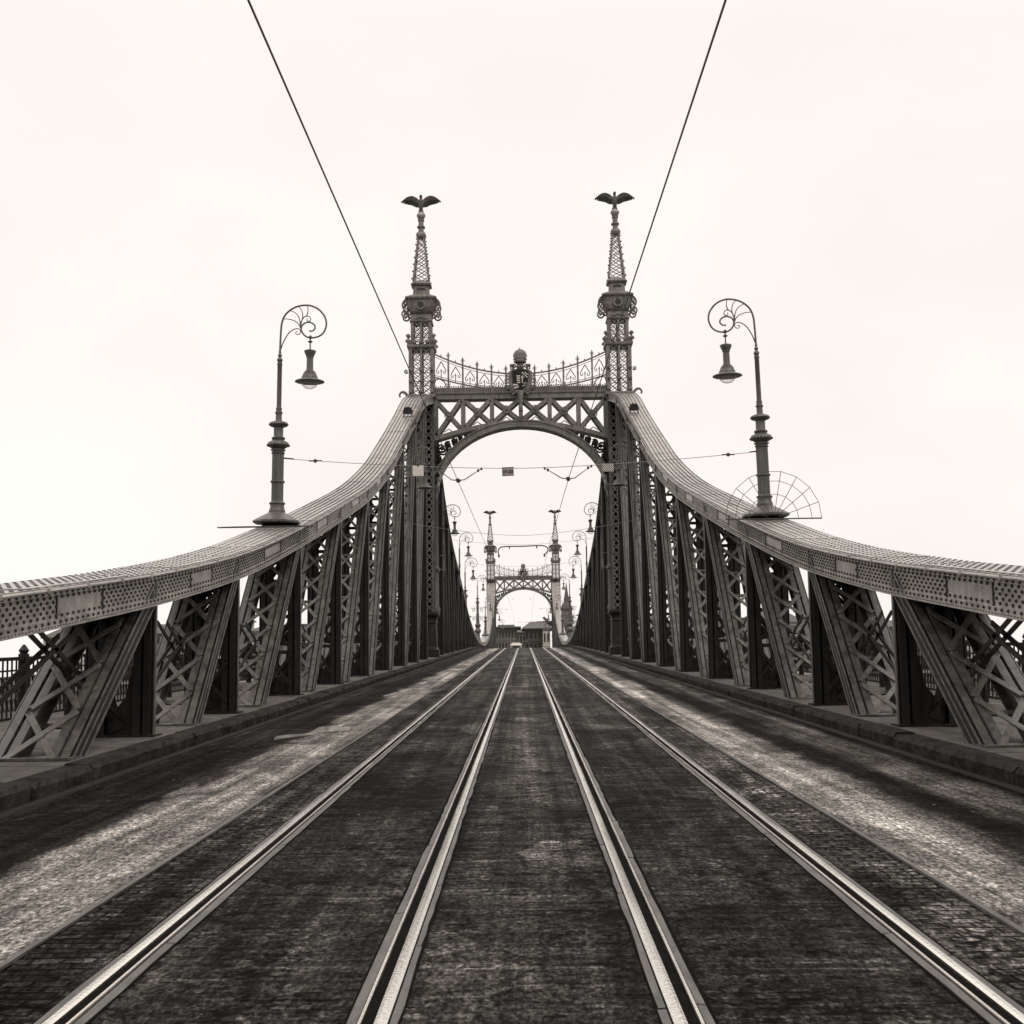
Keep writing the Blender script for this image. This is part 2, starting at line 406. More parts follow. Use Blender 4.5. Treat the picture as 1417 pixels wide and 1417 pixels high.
cmb = N.new('ShaderNodeMix'); cmb.data_type = 'RGBA'; cmb.blend_type = 'MULTIPLY'; cmb.inputs[0].default_value = 1
L.new(ad.outputs[0], cmb.inputs[6]); cmb.inputs[7].default_value = (1.0, 0.942, 0.898, 1)
L.new(cmb.outputs[2], bg.inputs['Color']); bg.inputs['Strength'].default_value = 0.105
sun_d = bpy.data.lights.new('sun', 'SUN'); sun_d.energy = 0.7; sun_d.angle = R(14); sun_d.color = (1, 0.95, 0.89)
sun = bpy.data.objects.new('sun', sun_d); COL.objects.link(sun)
# high, from behind the camera to the right
sun.rotation_euler = Vector((-0.35, 0.55, -0.75)).to_track_quat('-Z', 'Y').to_euler()
sc.view_settings.view_transform = 'Standard'; sc.view_settings.look = 'None'
sc.view_settings.exposure = 0; sc.view_settings.gamma = 1
sc.cycles.max_bounces = 6; sc.cycles.diffuse_bounces = 3; sc.cycles.glossy_bounces = 3

# ---------------------------------------------------------------- carriageway, kerbs, footways
def ribbon(profile, ys, jit=0.0):
    """closed cross-section (x, height above road) swept along the road"""
    mb = MB(); rings = []
    for y in ys:
        z = road(y); rings.append([(x+(random.uniform(-jit, jit) if jit else 0), y, z+h+(random.uniform(-jit, jit)*0.6 if jit else 0)) for x, h in profile])
    mb.sweep(None, rings); return mb
YS = [-30+i*2.0 for i in range(0, 189)]
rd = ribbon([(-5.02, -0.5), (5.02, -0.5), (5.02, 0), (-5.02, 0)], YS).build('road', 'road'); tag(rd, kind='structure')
rng = random.Random(3)
for sx in (-1, 1):
    # kerb stones, about a metre and a half each, worn and uneven
    mb = MB(); y = -6.0
    while y < 346:
        ln = rng.uniform(1.3, 1.9) if y < 130 else 6.0
        jx, jz = rng.uniform(-.018, .018), rng.uniform(-.014, .01)
        rings = []; ns = (16 if y < 30 else 8) if y < 60 else 2
        for i in range(ns+1):
            yy = y+0.008+(ln-0.016)*i/ns; z = road(yy)
            e = [rng.uniform(-.022, .022) for _ in range(4)] if y < 60 else [0]*4
            rings.append([(sx*(5.0+jx+e[0]), yy, z-.1), (sx*(4.99+jx+e[1]), yy, z+.15+jz), (sx*(5.035+jx+e[2]), yy, z+.205+jz+e[3]*.6), (sx*5.30, yy, z+.212+jz), (sx*5.30, yy, z-.1)])
        mb.sweep(None, rings); y += ln
    k = mb.build('kerb', 'curb'); tag(k, kind='structure')
    # gutter strip, then footway slabs under and outside the truss
    mb = MB(); y = -6.0
    while y < 346:
        ln = 2.4 if y < 130 else 8.0
        for x0, x1 in ((5.31, 6.02), (6.03, 7.05), (7.06, 8.9)):
            dz = rng.uniform(-.008, .008)
            ring = [[(sx*x0, yy, road(yy)-.3), (sx*x1, yy, road(yy)-.3), (sx*x1, yy, road(yy)+.205+dz), (sx*x0, yy, road(yy)+.205+dz)] for yy in (y+.008, y+ln-.008)]
            mb.sweep(None, ring)
        y += ln
    tag(mb.build('pavement', 'slab'), kind='structure')
    mb = ribbon([(sx*4.86, .0045), (sx*4.985, .0045), (sx*4.985, .03), (sx*4.93, .034), (sx*4.9, .012), (sx*4.86, .008)], [-6+i*4 for i in range(88)], 0.004)
    tag(mb.build('gutter', 'gutter'), kind='structure')
    # strip that closes the tram bed
    mb = ribbon([(sx*2.635, .004), (sx*2.67, .004), (sx*2.67, .022), (sx*2.635, .022)], [-6+i*1.5 for i in range(234)], 0.004)
    tag(tag(mb.build('edge_strip', 'edging'), kind='structure'))
mb = ribbon([(-8.9, -.55), (8.9, -.55), (8.9, -1.0), (-8.9, -1.0)], [-6+i*8 for i in range(45)])
tag(mb.build('deck_floor', 'iron_dark'), kind='structure')

# rails: bright head, groove, lip, concrete edging
RAILS = [(-2.06, 1, 'worn steel tram rail nearest the left kerb'), (-0.63, -1, 'worn steel tram rail just left of the road centre'),
         (0.63, 1, 'worn steel tram rail just right of the road centre'), (2.06, -1, 'worn steel tram rail nearest the right kerb')]
for xr, d, lab in RAILS:
    t = thing('tram_rail', (xr, 0, 0), lab, 'rail', 'tram rails along the carriageway')
    ys = [-6+i*2.0 for i in range(177)]
    ribbon([(xr-.031, .001), (xr+.031, .001), (xr+.029, .018), (xr+.012, .024), (xr-.012, .024), (xr-.029, .018)], ys).build('rail_head', 'steel', t)
    ribbon([(xr+d*.032, .002), (xr+d*.080, .002), (xr+d*.080, .005), (xr+d*.032, .005)], ys).build('groove', 'groove', t)
    ribbon([(xr+d*.082, .001), (xr+d*.100, .001), (xr+d*.098, .019), (xr+d*.084, .019)], ys).build('rail_lip', 'lip', t)
    for a_, b_ in ((-d*.034, -d*.082), (d*.103, d*.164)):
        ribbon([(xr+a_, .0015), (xr+b_, .0015), (xr+b_, .004), (xr+a_, .004)], ys).build('shadow_seam', 'groove', t)  # flat dark strips painting the shadow gap beside the edging
    mb = MB(); r2 = random.Random(int(xr*100)+500)
    for a, b, side in ((.036, .066, -d), (.106, .145, d)):
        y = -4.0
        while y < 340:
            ln = r2.uniform(1.6, 4.2) if y < 40 else 12
            if True:
                rings = []; jb = r2.uniform(-.005, .007)
                for i in range(7):
                    yy = y+.012+(ln-.024)*i/6; z = road(yy)
                    bb = b+jb+r2.uniform(-.006, .006)*(1 if y < 60 else .3); hh = .007+r2.uniform(0, .004)
                    rings.append([(xr+side*a, yy, z-.01), (xr+side*a, yy, z+hh), (xr+side*bb, yy, z+hh*.7), (xr+side*(bb+.006), yy, z-.01)])
                mb.sweep(None, rings)
            y += ln
    mb.build('edging', 'edging', t)

# crumpled litter lying on the road
def litter(pts, lab):
    c = Vector((pts[0][0], pts[0][1], road(pts[0][1])))
    mb = MB(); r2 = random.Random(len(lab))
    rings = []
    for (x, y, wd) in pts:
        z = road(y)+.006
        yw = wd*1.1
        rings.append([(x-wd*.5, y-yw, z), (x-wd*.2, y-yw*.4, z+r2.uniform(.03, .08)), (x, y, z+r2.uniform(.0, .03)), (x+wd*.2, y+yw*.5, z+r2.uniform(.02, .10)), (x+wd*.5, y+yw, z+.004), (x, y, z-.002)])
    mb.sweep(None, rings)
    tag(mb.build('paper_scrap', 'paper', None, False, c), lab, 'litter')
litter([(-3.98, 21.6, .03), (-3.85, 22.0, .10), (-3.62, 22.5, .12), (-3.52, 23.0, .06), (-3.32, 23.3, .10), (-3.0, 23.5, .09), (-2.85, 23.7, .03)], 'long crumpled pale scrap lying on the left lane')
litter([(-3.75, 36.0, .05), (-3.55, 36.8, .16), (-3.35, 37.6, .14), (-3.2, 38.2, .04)], 'smaller pale scrap farther up the left lane')
litter([(4.25, 37.0, .04), (4.35, 37.5, .12), (4.5, 37.9, .03)], 'small pale scrap on the right lane near the kerb')

# ---------------------------------------------------------------- trusses
side_z = interp([(-6, -.6), (6, .12), (13, .76), (17.35, 1.22), (20, 1.52), (25.8, 2.31), (33, 3.60), (40.3, 5.05), (47.5, 6.58), (54.7, 8.5), (59.6, 10.1), (68.3, 13.0), (76, 15.55), (83.7, 17.3)])
cen_z = interp([(85.2, 16.6), (88, 14.6), (93.7, 12.4), (102.8, 10.1), (115, 8.3), (138.5, 5.0), (159, 3.75), (172, 3.55)])
def ztop(y):
    if y <= D1: return side_z(y)+EYE
    if y <= MID: return cen_z(y)+EYE
    if y <= D2: return cen_z(2*MID-y)+EYE
    return side_z(2*MID-y)+EYE
def pdist(y): return min(abs(y-D1), abs(y-D2))
def xin(y):
    u = max(0, min(1, (34-pdist(y))/34)) if y < D1 else 0
    return 5.45+.16*u*(1-.5*u)
def xout(y):
    u = max(0, min(1, (34-pdist(y))/34)); return 6.50+0.52*u*u
def deck(y): return road(y)+.205

LEG = [(5.50, 5.76), (6.17, 6.43)]
def leg_bars(mb, p, q, x0, x1, n, depth, thin=False):
    """one riveted leg from p to q (YZ points): two flange strips with a groove on each face, a web behind, a flange towards the road"""
    p = Vector((0, *p)); q = Vector((0, *q)); n = Vector(n)
    wd = (x1-x0-.045)/2
    if thin:
        c = (x0+x1)/2; off = Vector((c, 0, 0)); mb.bar(p+off, q+off, x1-x0, depth, n); return
    for s in (1, -1):
        for c in (x0+wd/2, x1-wd/2):
            o = Vector((c, 0, 0))+n*(s*depth/2); mb.bar(p+o, q+o, wd, .022, n)
    for c in (x0+wd+.0, x1-wd-.0):
        o = Vector((c, 0, 0)); mb.bar(p+o, q+o, .018, depth-.02, n)
def lacing(mb, p, q, n, depth, mod, faces=(1,), wbar=.075, thick=.016, strut=True):
    p = Vector((0, *p)); q = Vector((0, *q)); n = Vector(n); a = (q-p); ln = a.length; a.normalize()
    k = max(1, int(round(ln/mod))); m = ln/k
    xa, xb = LEG[0][1]-.10, LEG[1][0]+.10
    for s in faces:
        for i in range(k):
            u, v = p+a*(m*i+.04), p+a*(m*(i+1)-.04)
            if mod < 1 and p.y < 50:
                for xx, e in ((xa, u), (xb, v), (xb, u), (xa, v)):
                    mb.rivet(Vector((xx, 0, 0))+e+n*(s*(depth/2+.021+thick*1.5+.004)), n*s, .022, 5)
            o = n*(s*(depth/2+.021))
            mb.bar(Vector((xa, 0, 0))+u+o, Vector((xb, 0, 0))+v+o, wbar, thick, n)
            o2 = n*(s*(depth/2+.021+thick+.002))
            mb.bar(Vector((xb, 0, 0))+u+o2, Vector((xa, 0, 0))+v+o2, wbar, thick, n)
            if strut and i > 0:
                w0 = p+a*(m*i)-n*(s*(depth/2-.09))
                mb.bar(Vector((LEG[0][1]-.02, 0, 0))+w0, Vector((LEG[1][0]+.02, 0, 0))+w0, .09, .03, n)
def member_rivets(mb, p, q, n, depth, pitch, r):
    p = Vector((0, *p)); q = Vector((0, *q)); n = Vector(n); a = q-p; ln = a.length; a.normalize()
    k = int(ln/pitch)
    for i in range(k):
        b = p+a*(pitch*(i+.5))
        for s in (-1, 1):
            mb.rivet(b+Vector((5.482, 0, 0))+n*(s*(depth/2-.05)), (-1, 0, 0), r, 5)

def make_truss(sx, nodes, y0, y1, diag, lab, near):
    t = thing('bridge_truss', (sx*5.97, (y0+y1)/2, road((y0+y1)/2)), lab, 'bridge truss', 'riveted trusses along the carriageway')
    # ---- top chord
    step = 1.0 if near else 2.0
    ys = [y0+(y1-y0)*i/round((y1-y0)/step) for i in range(round((y1-y0)/step)+1)]
    mb = MB(sx)
    def sw(fx0, fx1, h0, h1):
        mb.sweep(None, [[(fx0(y), y, ztop(y)+h0), (fx1(y), y, ztop(y)+h0), (fx1(y), y, ztop(y)+h1), (fx0(y), y, ztop(y)+h1)] for y in ys])
    sw(xin, xout, -.03, 0)                                               # cover plates
    sw(lambda y: xin(y)+.03, lambda y: xin(y)+.05, -.46, -.032)           # webs
    sw(lambda y: xout(y)-.05, lambda y: xout(y)-.03, -.46, -.032)
    sw(lambda y: xin(y)-.06, lambda y: xin(y)+.10, -.485, -.462)          # bottom flanges
    sw(lambda y: xout(y)-.10, lambda y: xout(y)+.02, -.485, -.462)
    sw(lambda y: xin(y)+.008, lambda y: xin(y)+.029, -.10, -.033)         # flange angles on the web
    sw(lambda y: xin(y)+.008, lambda y: xin(y)+.029, -.460, -.385)
    top = mb
    if near:
        # second ply over the joints, a step the light catches
        for i in range(len(nodes)-1):
            a, b = nodes[i], nodes[i+1]
            ya, yb = a+(b-a)*.22, a+(b-a)*.80
            yy = [ya+(yb-ya)*j/5 for j in range(6)]
            mb.sweep(None, [[(xin(y)+.06, y, ztop(y)+.001), (xout(y)-.06, y, ztop(y)+.001), (xout(y)-.06, y, ztop(y)+.014), (xin(y)+.06, y, ztop(y)+.014)] for y in yy])
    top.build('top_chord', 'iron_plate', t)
    if near:
        rv = MB(sx)
        # rows of rivets along the cover plates
        fr = [.04, .19, .345, .50, .655, .81, .96]
        y = 5.0; row = 0
        while y < 83:
            pitch = .26 if y < 34 else (.20 if y < 45 else .15)
            z = ztop(y); sl = (ztop(y+.1)-ztop(y-.1))/.2
            nrm = Vector((0, -sl, 1)).normalized()
            lift = .002
            for i in range(len(nodes)-1):
                if nodes[i] <= y < nodes[i+1]:
                    u = (y-nodes[i])/(nodes[i+1]-nodes[i]); lift = .015 if .22 < u < .80 else .002
            for j, f in enumerate(fr):
                yy = y+(pitch/2 if j % 2 else 0)
                r = .031 if y < 45 else .032
                if f in (.04, .96): lf = .002
                else: lf = lift
                rv.rivet((xin(y)+f*(xout(y)-xin(y)), yy, ztop(yy)+lf), nrm, r, 6 if y < 32 else 4, .34+max(0, min(1, (y-28)/14))*.75)
            y += pitch; row += 1
        # rivet fields on the web facing the road, dense at the nodes, a plain plate with a border between
        y = 5.0
        while y < 74:
            pitch = .20 if y < 50 else .26
            i = 0
            while i < len(nodes)-2 and y >= nodes[i+1]: i += 1
            u = (y-nodes[i])/(nodes[i+1]-nodes[i])
            field = not (.36 < u < .60)
            rr = .024 if y < 50 else .027; nn = 6 if y < 34 else 4
            for j, h in enumerate((-.07, -.125, -.18, -.235, -.29, -.345, -.415)):
                yy = y+(pitch/2 if j % 2 else 0)
                x = 5.457 if j in (0, 6) else 5.479
                if not field and j in (2, 3, 4): continue
                rv.rivet((x, yy, ztop(yy)+h), (-1, 0, 0), rr, nn)
            for k in (0, .5): rv.rivet((xin(y)-.04, y+k*pitch, ztop(y+k*pitch)-.461), (0, 0, 1), .017, 4)
            y += pitch
        rv.build('rivets', 'rivet', t)
        # conduit clipped under the edge of the plates
        cd = MB(sx); pts = [(5.405, yy, ztop(yy)-.035) for yy in [y0+ (60-y0)*i/40 for i in range(41)]]
        cd.tube(pts, .022, 8)
        for i in range(0, 41, 1):
            x, yy, z = pts[i]; cd.box(x-.03, x+.05, yy-.02, yy+.02, z-.03, z+.03)
        cd.build('conduit', 'iron_plate', t, True)
        for i in range(len(nodes)-1):
            a, b = nodes[i], nodes[i+1]
            for f in (.35, .61):
                yy = a+(b-a)*f; pl = MB(sx)
                pl.box(5.462, 5.474, yy-.012, yy+.012, ztop(yy)-.384, ztop(yy)-.102)
                pl.build('joint_cover', 'iron_dark', t)
    # ---- posts and diagonals
    for i, y in enumerate(nodes):
        if pdist(y) < 1.5: continue
        y = float(y)
        zt, zb = ztop(y)-.05, deck(y)+.03
        ln = zt-zb
        ps = MB(sx); lc = MB(sx)
        dp = .30
        thin = not near
        nrm = (0, -1, 0)
        for x0, x1 in LEG:
            leg_bars(ps, (y, zb), (y, zt-.35), x0, x1, nrm, dp, False)
        fl = MB(sx); fl.box(5.462, 5.482, y-.06, y+.03, zb, zt+.0)          # flange towards the road, runs up over the web
        ps.box(6.448, 6.465, y-.16, y+.16, zb, zt)
        ps.box(5.52, 5.80, y-.004, y+.004, zb, zt-.4)                      # solid web plate
        ps.box(6.15, 6.41, y-.004, y+.004, zb, zt-.4)
        ps.box(5.42, 6.50, y-.24, y+.24, zb-.03, zb)                       # base plate
        # gussets at foot and head, across the truss
        ps.slab_xz([(5.76, zb), (6.17, zb), (6.17, zb+.2), (5.90, zb+.55), (5.80, zb+1.0), (5.76, zb+1.0)], y-.03, y-.018)
        ps.slab_xz([(6.17, zb), (6.17, zb+1.0), (6.13, zb+1.0), (6.04, zb+.5), (5.9, zb+.1)], y-.055, y-.043)
        ps.slab_xz([(5.76, zt-.42), (6.17, zt-.42), (6.17, zt-1.0), (6.05, zt-.72), (5.88, zt-.72), (5.76, zt-1.0)], y-.03, y-.018)
        if near and ln > 2.2:
            zz = zb+1.15
            ps.slab_xz([(5.76, zz), (6.0, zz+.06), (6.0, zz+.16), (5.76, zz+.42)], y-.03, y-.018)
        if y < 126:
            member_rivets(fl, (y-.015, zb), (y-.015, zt), nrm, .14, .14 if y < 45 else .24, .019 if y < 45 else .026)
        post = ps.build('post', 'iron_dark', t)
        fl.build('flange', 'flange', post)
        mod = .95 if near else 1.5
        lacing(lc, (y, zb+.15), (y, zt-.45), nrm, dp, mod, (1,) if (not near or y > 62) else (1, -1), .07)
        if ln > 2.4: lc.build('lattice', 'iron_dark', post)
        if y in diag:
            off = diag[y]
            yb = y-off
            zb2 = deck(yb)+.01
            p = (yb-.1*(off/6), zb2-.28*(zt-zb)/abs(off)*.35-.12); q = (y-.16*(1 if off > 0 else -1), zt-.30)
            a = Vector((0, q[0]-p[0], q[1]-p[1])).normalized()
            n = Vector((0, -a.z, a.y)) if off > 0 else Vector((0, a.z, -a.y))
            if n.z < 0 and off > 0: n = -n
            n = tuple(n)
            dg = MB(sx); lc = MB(sx)
            for x0, x1 in LEG:
                leg_bars(dg, p, q, x0, x1, n, .30)
            pv, qv = Vector((5.473, *p)), Vector((5.473, *q))
            fl = MB(sx); fl.bar(pv, qv, .016, .30, n)
            dg.bar(Vector((6.457, *p)), Vector((6.457, *q)), .016, .30, n)
            dg.box(5.44, 6.48, yb-.25, yb+.25, zb2-.012, zb2+.018)
            if y < 126: member_rivets(fl, p, q, n, .30, .13 if y < 45 else .2, .019)
            d = dg.build('diagonal', 'iron', t); fl.build('flange', 'iron_dark', d)
            if near:
                ea = MB(sx); nv = Vector(n)
                for s_ in (-1, 1): ea.bar(pv+nv*(s_*.135)+Vector((-.016, 0, 0)), qv+nv*(s_*.135)+Vector((-.016, 0, 0)), .012, .035, n)
                ea.bar(pv+Vector((-.014, 0, 0)), qv+Vector((-.014, 0, 0)), .008, .03, n)
                ea.build('edge_angle', 'flange', d)
            lacing(lc, p, q, n, .30, .95 if near else 1.6, (1,) if near else (1,), .085)
            lc.build('lattice', 'flange', d)
    # ---- longitudinal and transverse bracing low down
    if near:
        br = MB(sx)
        for i in range(len(nodes)-1):
            a, b = nodes[i], nodes[i+1]
            for x in (5.9, 6.05):
                br.bar((x, a+.2, deck(a)+.25), (x, a+(b-a)*.62, deck(a)+1.6), .07, .02, (1, 0, 0))
                br.bar((x, b-.2, deck(b)+.25), (x, a+(b-a)*.38, deck(b)+1.6), .07, .02, (1, 0, 0))
        br.build('bracing', 'iron_dark', t)
    return t

near_nodes = [6.5, 13.4, 20.0, 25.8, 33.0, 40.3, 47.5, 54.7, 61.9, 69.1, 76.3, 83.4]
near_diag = {13.4: 3.8, 20.0: 3.6, 25.8: 3.4, 33.0: 4.85, 40.3: 5.4, 47.5: 5.7, 54.7: 5.9, 61.9: 6.1, 69.1: 6.3, 76.3: 6.5, 83.4: 6.6}
cen_nodes = [85.8]+[D1+7.0*i for i in range(1, 25)]+[258.2]
cen_diag = {}
for y in cen_nodes:
    if abs(y-MID) < 1: continue
    cen_diag[y] = -6.2 if y < MID else 6.2
for sx, nm in ((-1, 'left'), (1, 'right')):
    make_truss(sx, near_nodes, 4.0, 83.75, near_diag, f'big near {nm} truss with rivet studded top rising to the first portal', True)
    make_truss(sx, cen_nodes, 85.25, 258.75, cen_diag, f'far {nm} truss dipping between the two portals', False)

# ---------------------------------------------------------------- portal
def e1(y): return E(y, D1)
def make_portal():
    t = thing('bridge_portal', (0, D1, road(D1)), 'large near iron portal with arch between two spired towers', 'bridge portal', 'twin iron portals of the bridge')
    yc = D1
    zd = road(D1)+.2
    for sx in (-1, 1):
        X = 6.30
        # pedestal is the lowest piece of the tower
        z1 = e1(845)
        pd = MB(sx)
        pd.sq(X, yc, [(zd, .98, .98), (zd+.45, .98, .98), (zd+.5, .90, .90), (zd+.62, .86, .86), (z1-.75, .80, .80), (z1-.68, .86, .86), (z1-.6, .82, .82), (z1-.42, .84, .84), (z1-.22, 1.0, 1.0), (z1-.08, 1.0, 1.0), (z1, .92, .92)], .22)
        # tower leg
        lg = MB(sx)
        zt = e1(549)
        hw = .80
        for a in (-1, 1):
            for b in (-1, 1):
                cx, cy = X+a*(hw-.09), yc+b*(hw-.09)
                lg.box(cx-.09, cx+.09, cy-.09, cy+.09, z1, zt)
        for b in (-1, 1):
            lg.box(X-.30, X-.12, yc+b*(hw-.04)-.03, yc+b*(hw-.04)+.03, z1, zt)
            lg.box(X+.14, X+.32, yc+b*(hw-.04)-.03, yc+b*(hw-.04)+.03, z1, zt)
        for a in (-1, 1):
            lg.box(X+a*(hw-.04)-.03, X+a*(hw-.04)+.03, yc-.42, yc-.18, z1, zt)
            lg.box(X+a*(hw-.04)-.03, X+a*(hw-.04)+.03, yc+.18, yc+.42, z1, zt)
        leg = lg.build('tower', 'iron', t)
        q = MB(sx); q.box(X-.06, X+.06, yc-.62, yc+.62, z1, zt); q.box(X-.60, X-.50, yc-.62, yc+.60, z1, zt); q.box(X+.46, X+.58, yc-.6, yc+.6, z1, zt); q.box(X-.499, X-.061, yc-.05, yc+.05, z1, zt); q.box(X+.061, X+.459, yc-.05, yc+.05, z1, zt); q.build('core', 'iron_dark', leg)  # inner plates; shade of the tower voids put into their dark colour
        pd.build('pedestal', 'iron_dark', leg)
        # round columns on the road side carry the arch
        rc = MB(sx)
        zs = e1(672)
        for cy in (-.52, .52):
            rc.lathe(X-hw-.02, yc+cy, 0, [(.20, z1), (.20, z1+.25), (.14, z1+.35), (.13, e1(790)), (.20, e1(789)), (.22, e1(787)), (.20, e1(784)), (.13, e1(783)), (.12, zs-.5), (.17, zs-.42), (.24, zs-.1), (.24, zs)], 14)
        rc.lathe(X-.2, yc-hw-.06, 0, [(.15, z1), (.15, z1+.3), (.10, z1+.4), (.10, zt-.3), (.15, zt-.2), (.15, zt)], 12)
        rc.build('column', 'iron', leg, True)
        lt = MB(sx)
        nb = 30; h = (zt-z1)/nb
        for i in range(nb):
            a, b = z1+h*i+.02, z1+h*(i+1)-.02
            y = yc-hw-.006
            for x0, x1 in ((X-hw+.16, X-.28), (X+.30, X+hw-.16)):
                lt.bar((x0, y, a), (x1, y, b), .05, .014, (0, 1, 0)); lt.bar((x1, y-.016, a), (x0, y-.016, b), .05, .014, (0, 1, 0))
            for x in (X-hw-.006, X+hw+.006):
                for y0, y1 in ((yc-hw+.16, yc-.4), (yc+.4, yc+hw-.16)):
                    lt.bar((x, y0, a), (x, y1, b), .05, .014, (1, 0, 0)); lt.bar((x+.016, y1, a), (x+.016, y0, b), .05, .014, (1, 0, 0))
        lt.build('lattice', 'portal', leg)
        # ---- turret above the girder
        zc = e1(481); zn = e1(467); zk = e1(446.5)
        sh = MB(sx)
        hw = .79
        for a in (-1, 0, 1):
            for b in (-1, 0, 1):
                if a == 0 and b == 0: continue
                wv = .11 if a and b else .07
                cx, cy = X+a*(hw-wv), yc+b*(hw-wv)
                sh.box(cx-wv, cx+wv, cy-wv, cy+wv, zt, zc)
        sh.sq(X, yc, [(zt-.12, hw+.12, hw+.12), (zt, hw+.14, hw+.14), (zt+.10, hw+.06, hw+.06)])
        sh.sq(X, yc, [(zc-.12, hw+.02, hw+.02), (zc-.06, hw+.10, hw+.10), (zc+.08, hw+.12, hw+.12), (zc+.16, hw, hw)])
        h2 = .66
        for a in (-1, 0, 1):
            for b in (-1, 0, 1):
                if a == 0 and b == 0: continue
                wv = .10 if a and b else .07
                cx, cy = X+a*(h2-wv), yc+b*(h2-wv)
                sh.box(cx-wv, cx+wv, cy-wv, cy+wv, zc+.1, zk)
        up = sh.build('turret', 'portal', t)
        lt = MB(sx)
        def latt(z0, z1, hh, cell):
            n = max(1, round((z1-z0)/cell)); c = (z1-z0)/n
            for i in range(n):
                a, b = z0+c*i, z0+c*(i+1)
                for s in (-1, 1):
                    for u0, u1 in ((-hh+.2, -.06), (.06, hh-.2)):
                        lt.bar((X+u0, yc+s*(hh-.03), a), (X+u1, yc+s*(hh-.03), b), .048, .02, (0, 1, 0))
                        lt.bar((X+u1, yc+s*(hh-.055), a), (X+u0, yc+s*(hh-.055), b), .048, .02, (0, 1, 0))
                        lt.bar((X+s*(hh-.03), yc+u0, a), (X+s*(hh-.03), yc+u1, b), .048, .02, (1, 0, 0))
                        lt.bar((X+s*(hh-.055), yc+u1, a), (X+s*(hh-.055), yc+u0, b), .048, .02, (1, 0, 0))
                    if i % 2 == 0:
                        lt.bar((X-hh+.1, yc+s*(hh-.08), a), (X+hh-.1, yc+s*(hh-.08), a), .03, .05, (0, 0, 1))
        latt(zt+.1, zc-.12, .79, .42)
        latt(zc+.18, zk, .66, .40)
        lt.build('lattice', 'portal', up)
        # carved capital: curled corner leaves, bosses
        for a in (-1, 1):
            for b in (-1, 1):
                cp = MB(sx)
                cx, cy = X+a*.80, yc+b*.80
                for dz, r in ((0, .19), (.36, .14)):
                    pts = spiral(0, 0, r, .04, 0 if a > 0 else math.pi, a*1.3)
                    cp.tube([(cx+p[0]*.9, cy, zc+.28+dz+p[2]) for p in pts], .055, 6)
                    cp.tube([(cx, cy+p[0]*.9*b*a, zc+.28+dz+p[2]) for p in pts], .055, 6)
                cp.box(cx-.06, cx+.06, cy-.06, cy+.06, zc+.05, zc+.8)
                cp.build('corner_leaf', 'portal', up, True)
        def boss(x, y, z, k=1.0):
            q = MB(sx); q.lathe(x, y, z, [(.02, -.14*k), (.12*k, -.06*k), (.13*k, .05*k), (.04*k, .15*k)], 8); q.build('boss', 'portal', up, True)
        for k in (-.4, 0, .4): boss(X+k, yc-.82, zc+.25)
        for zz in (zt+.25, zt+.95, zt+1.65):
            for k in (-.68, 0, .68): boss(X+k, yc-.84, zz)
        q = MB(sx); q.tube([(X+.85+p[0], yc-.5, zt+1.55+p[2]) for p in spiral(.12, .1, .02, .14, 0, -1.4)], .04, 6); q.build('curl', 'portal', up, True)
        q = MB(sx); q.tube(spline([(X+.75, yc-.5, zt-.1), (X+1.05, yc-.5, zt+.25), (X+1.27, yc-.5, zt+.30), (X+1.40, yc-.5, zt+.12), (X+1.35, yc-.5, zt-.02)], 4), .11, 7, .05); q.build('side_bracket', 'portal', up, True)
        bt = MB(sx)
        zb0, zb1 = zk, e1(435.5)
        bt.sq(X, yc, [(zb0-.02, .70, .70), (zb0+.05, .74, .74), (zb0+.12, .66, .66), (zb1-.05, .66, .66), (zb1, .72, .72)])
        zq0, zq1 = zb1, e1(416)
        bt.sq(X, yc, [(zq0+.002, .62, .62), (zq0+.15, .74, .74), (zq0+.40, .82, .82), (zq1-.25, .86, .86), (zq1-.05, .90, .90), (zq1+.02, 1.0, 1.0), (zq1+.12, 1.02, 1.02), (zq1+.20, .93, .93), (zq1+.34, .66, .66), (e1(407), .52, .52), (e1(396), .50, .50), (e1(395.5), .62, .62), (e1(393.5), .66, .66), (e1(391), .58, .58), (e1(389), .54, .54)], .16)
        body = bt.build('lantern', 'portal', up)
        zh = (zq0+zq1)/2+.02
        an = [2*math.pi*k/18 for k in range(19)]
        for s in (-1, 1):
            q = MB(sx); q.tube([(X+.25*math.cos(a), yc+s*.88, zh+.25*math.sin(a)) for a in an], .055, 6); q.build('porthole_ring', 'portal', up, True)
            q = MB(sx); q.tube([(X+s*.88, yc+.25*math.cos(a), zh+.25*math.sin(a)) for a in an], .055, 6); q.build('porthole_ring', 'portal', up, True)
            q = MB(sx); q.slab_xz([(X+.20*math.cos(a), zh+.20*math.sin(a)) for a in an[:-1]], yc+s*.89-.012, yc+s*.89+.012); q.build('porthole', 'black', up)
            q = MB(sx); q.slab_xz([(X-.24, e1(402.5)), (X+.24, e1(402.5)), (X+.28, e1(401.2)), (X+.24, e1(399.6)), (X-.24, e1(399.6)), (X-.28, e1(401.2))], yc+s*.512-.012, yc+s*.512+.012); q.build('slot', 'black', up)
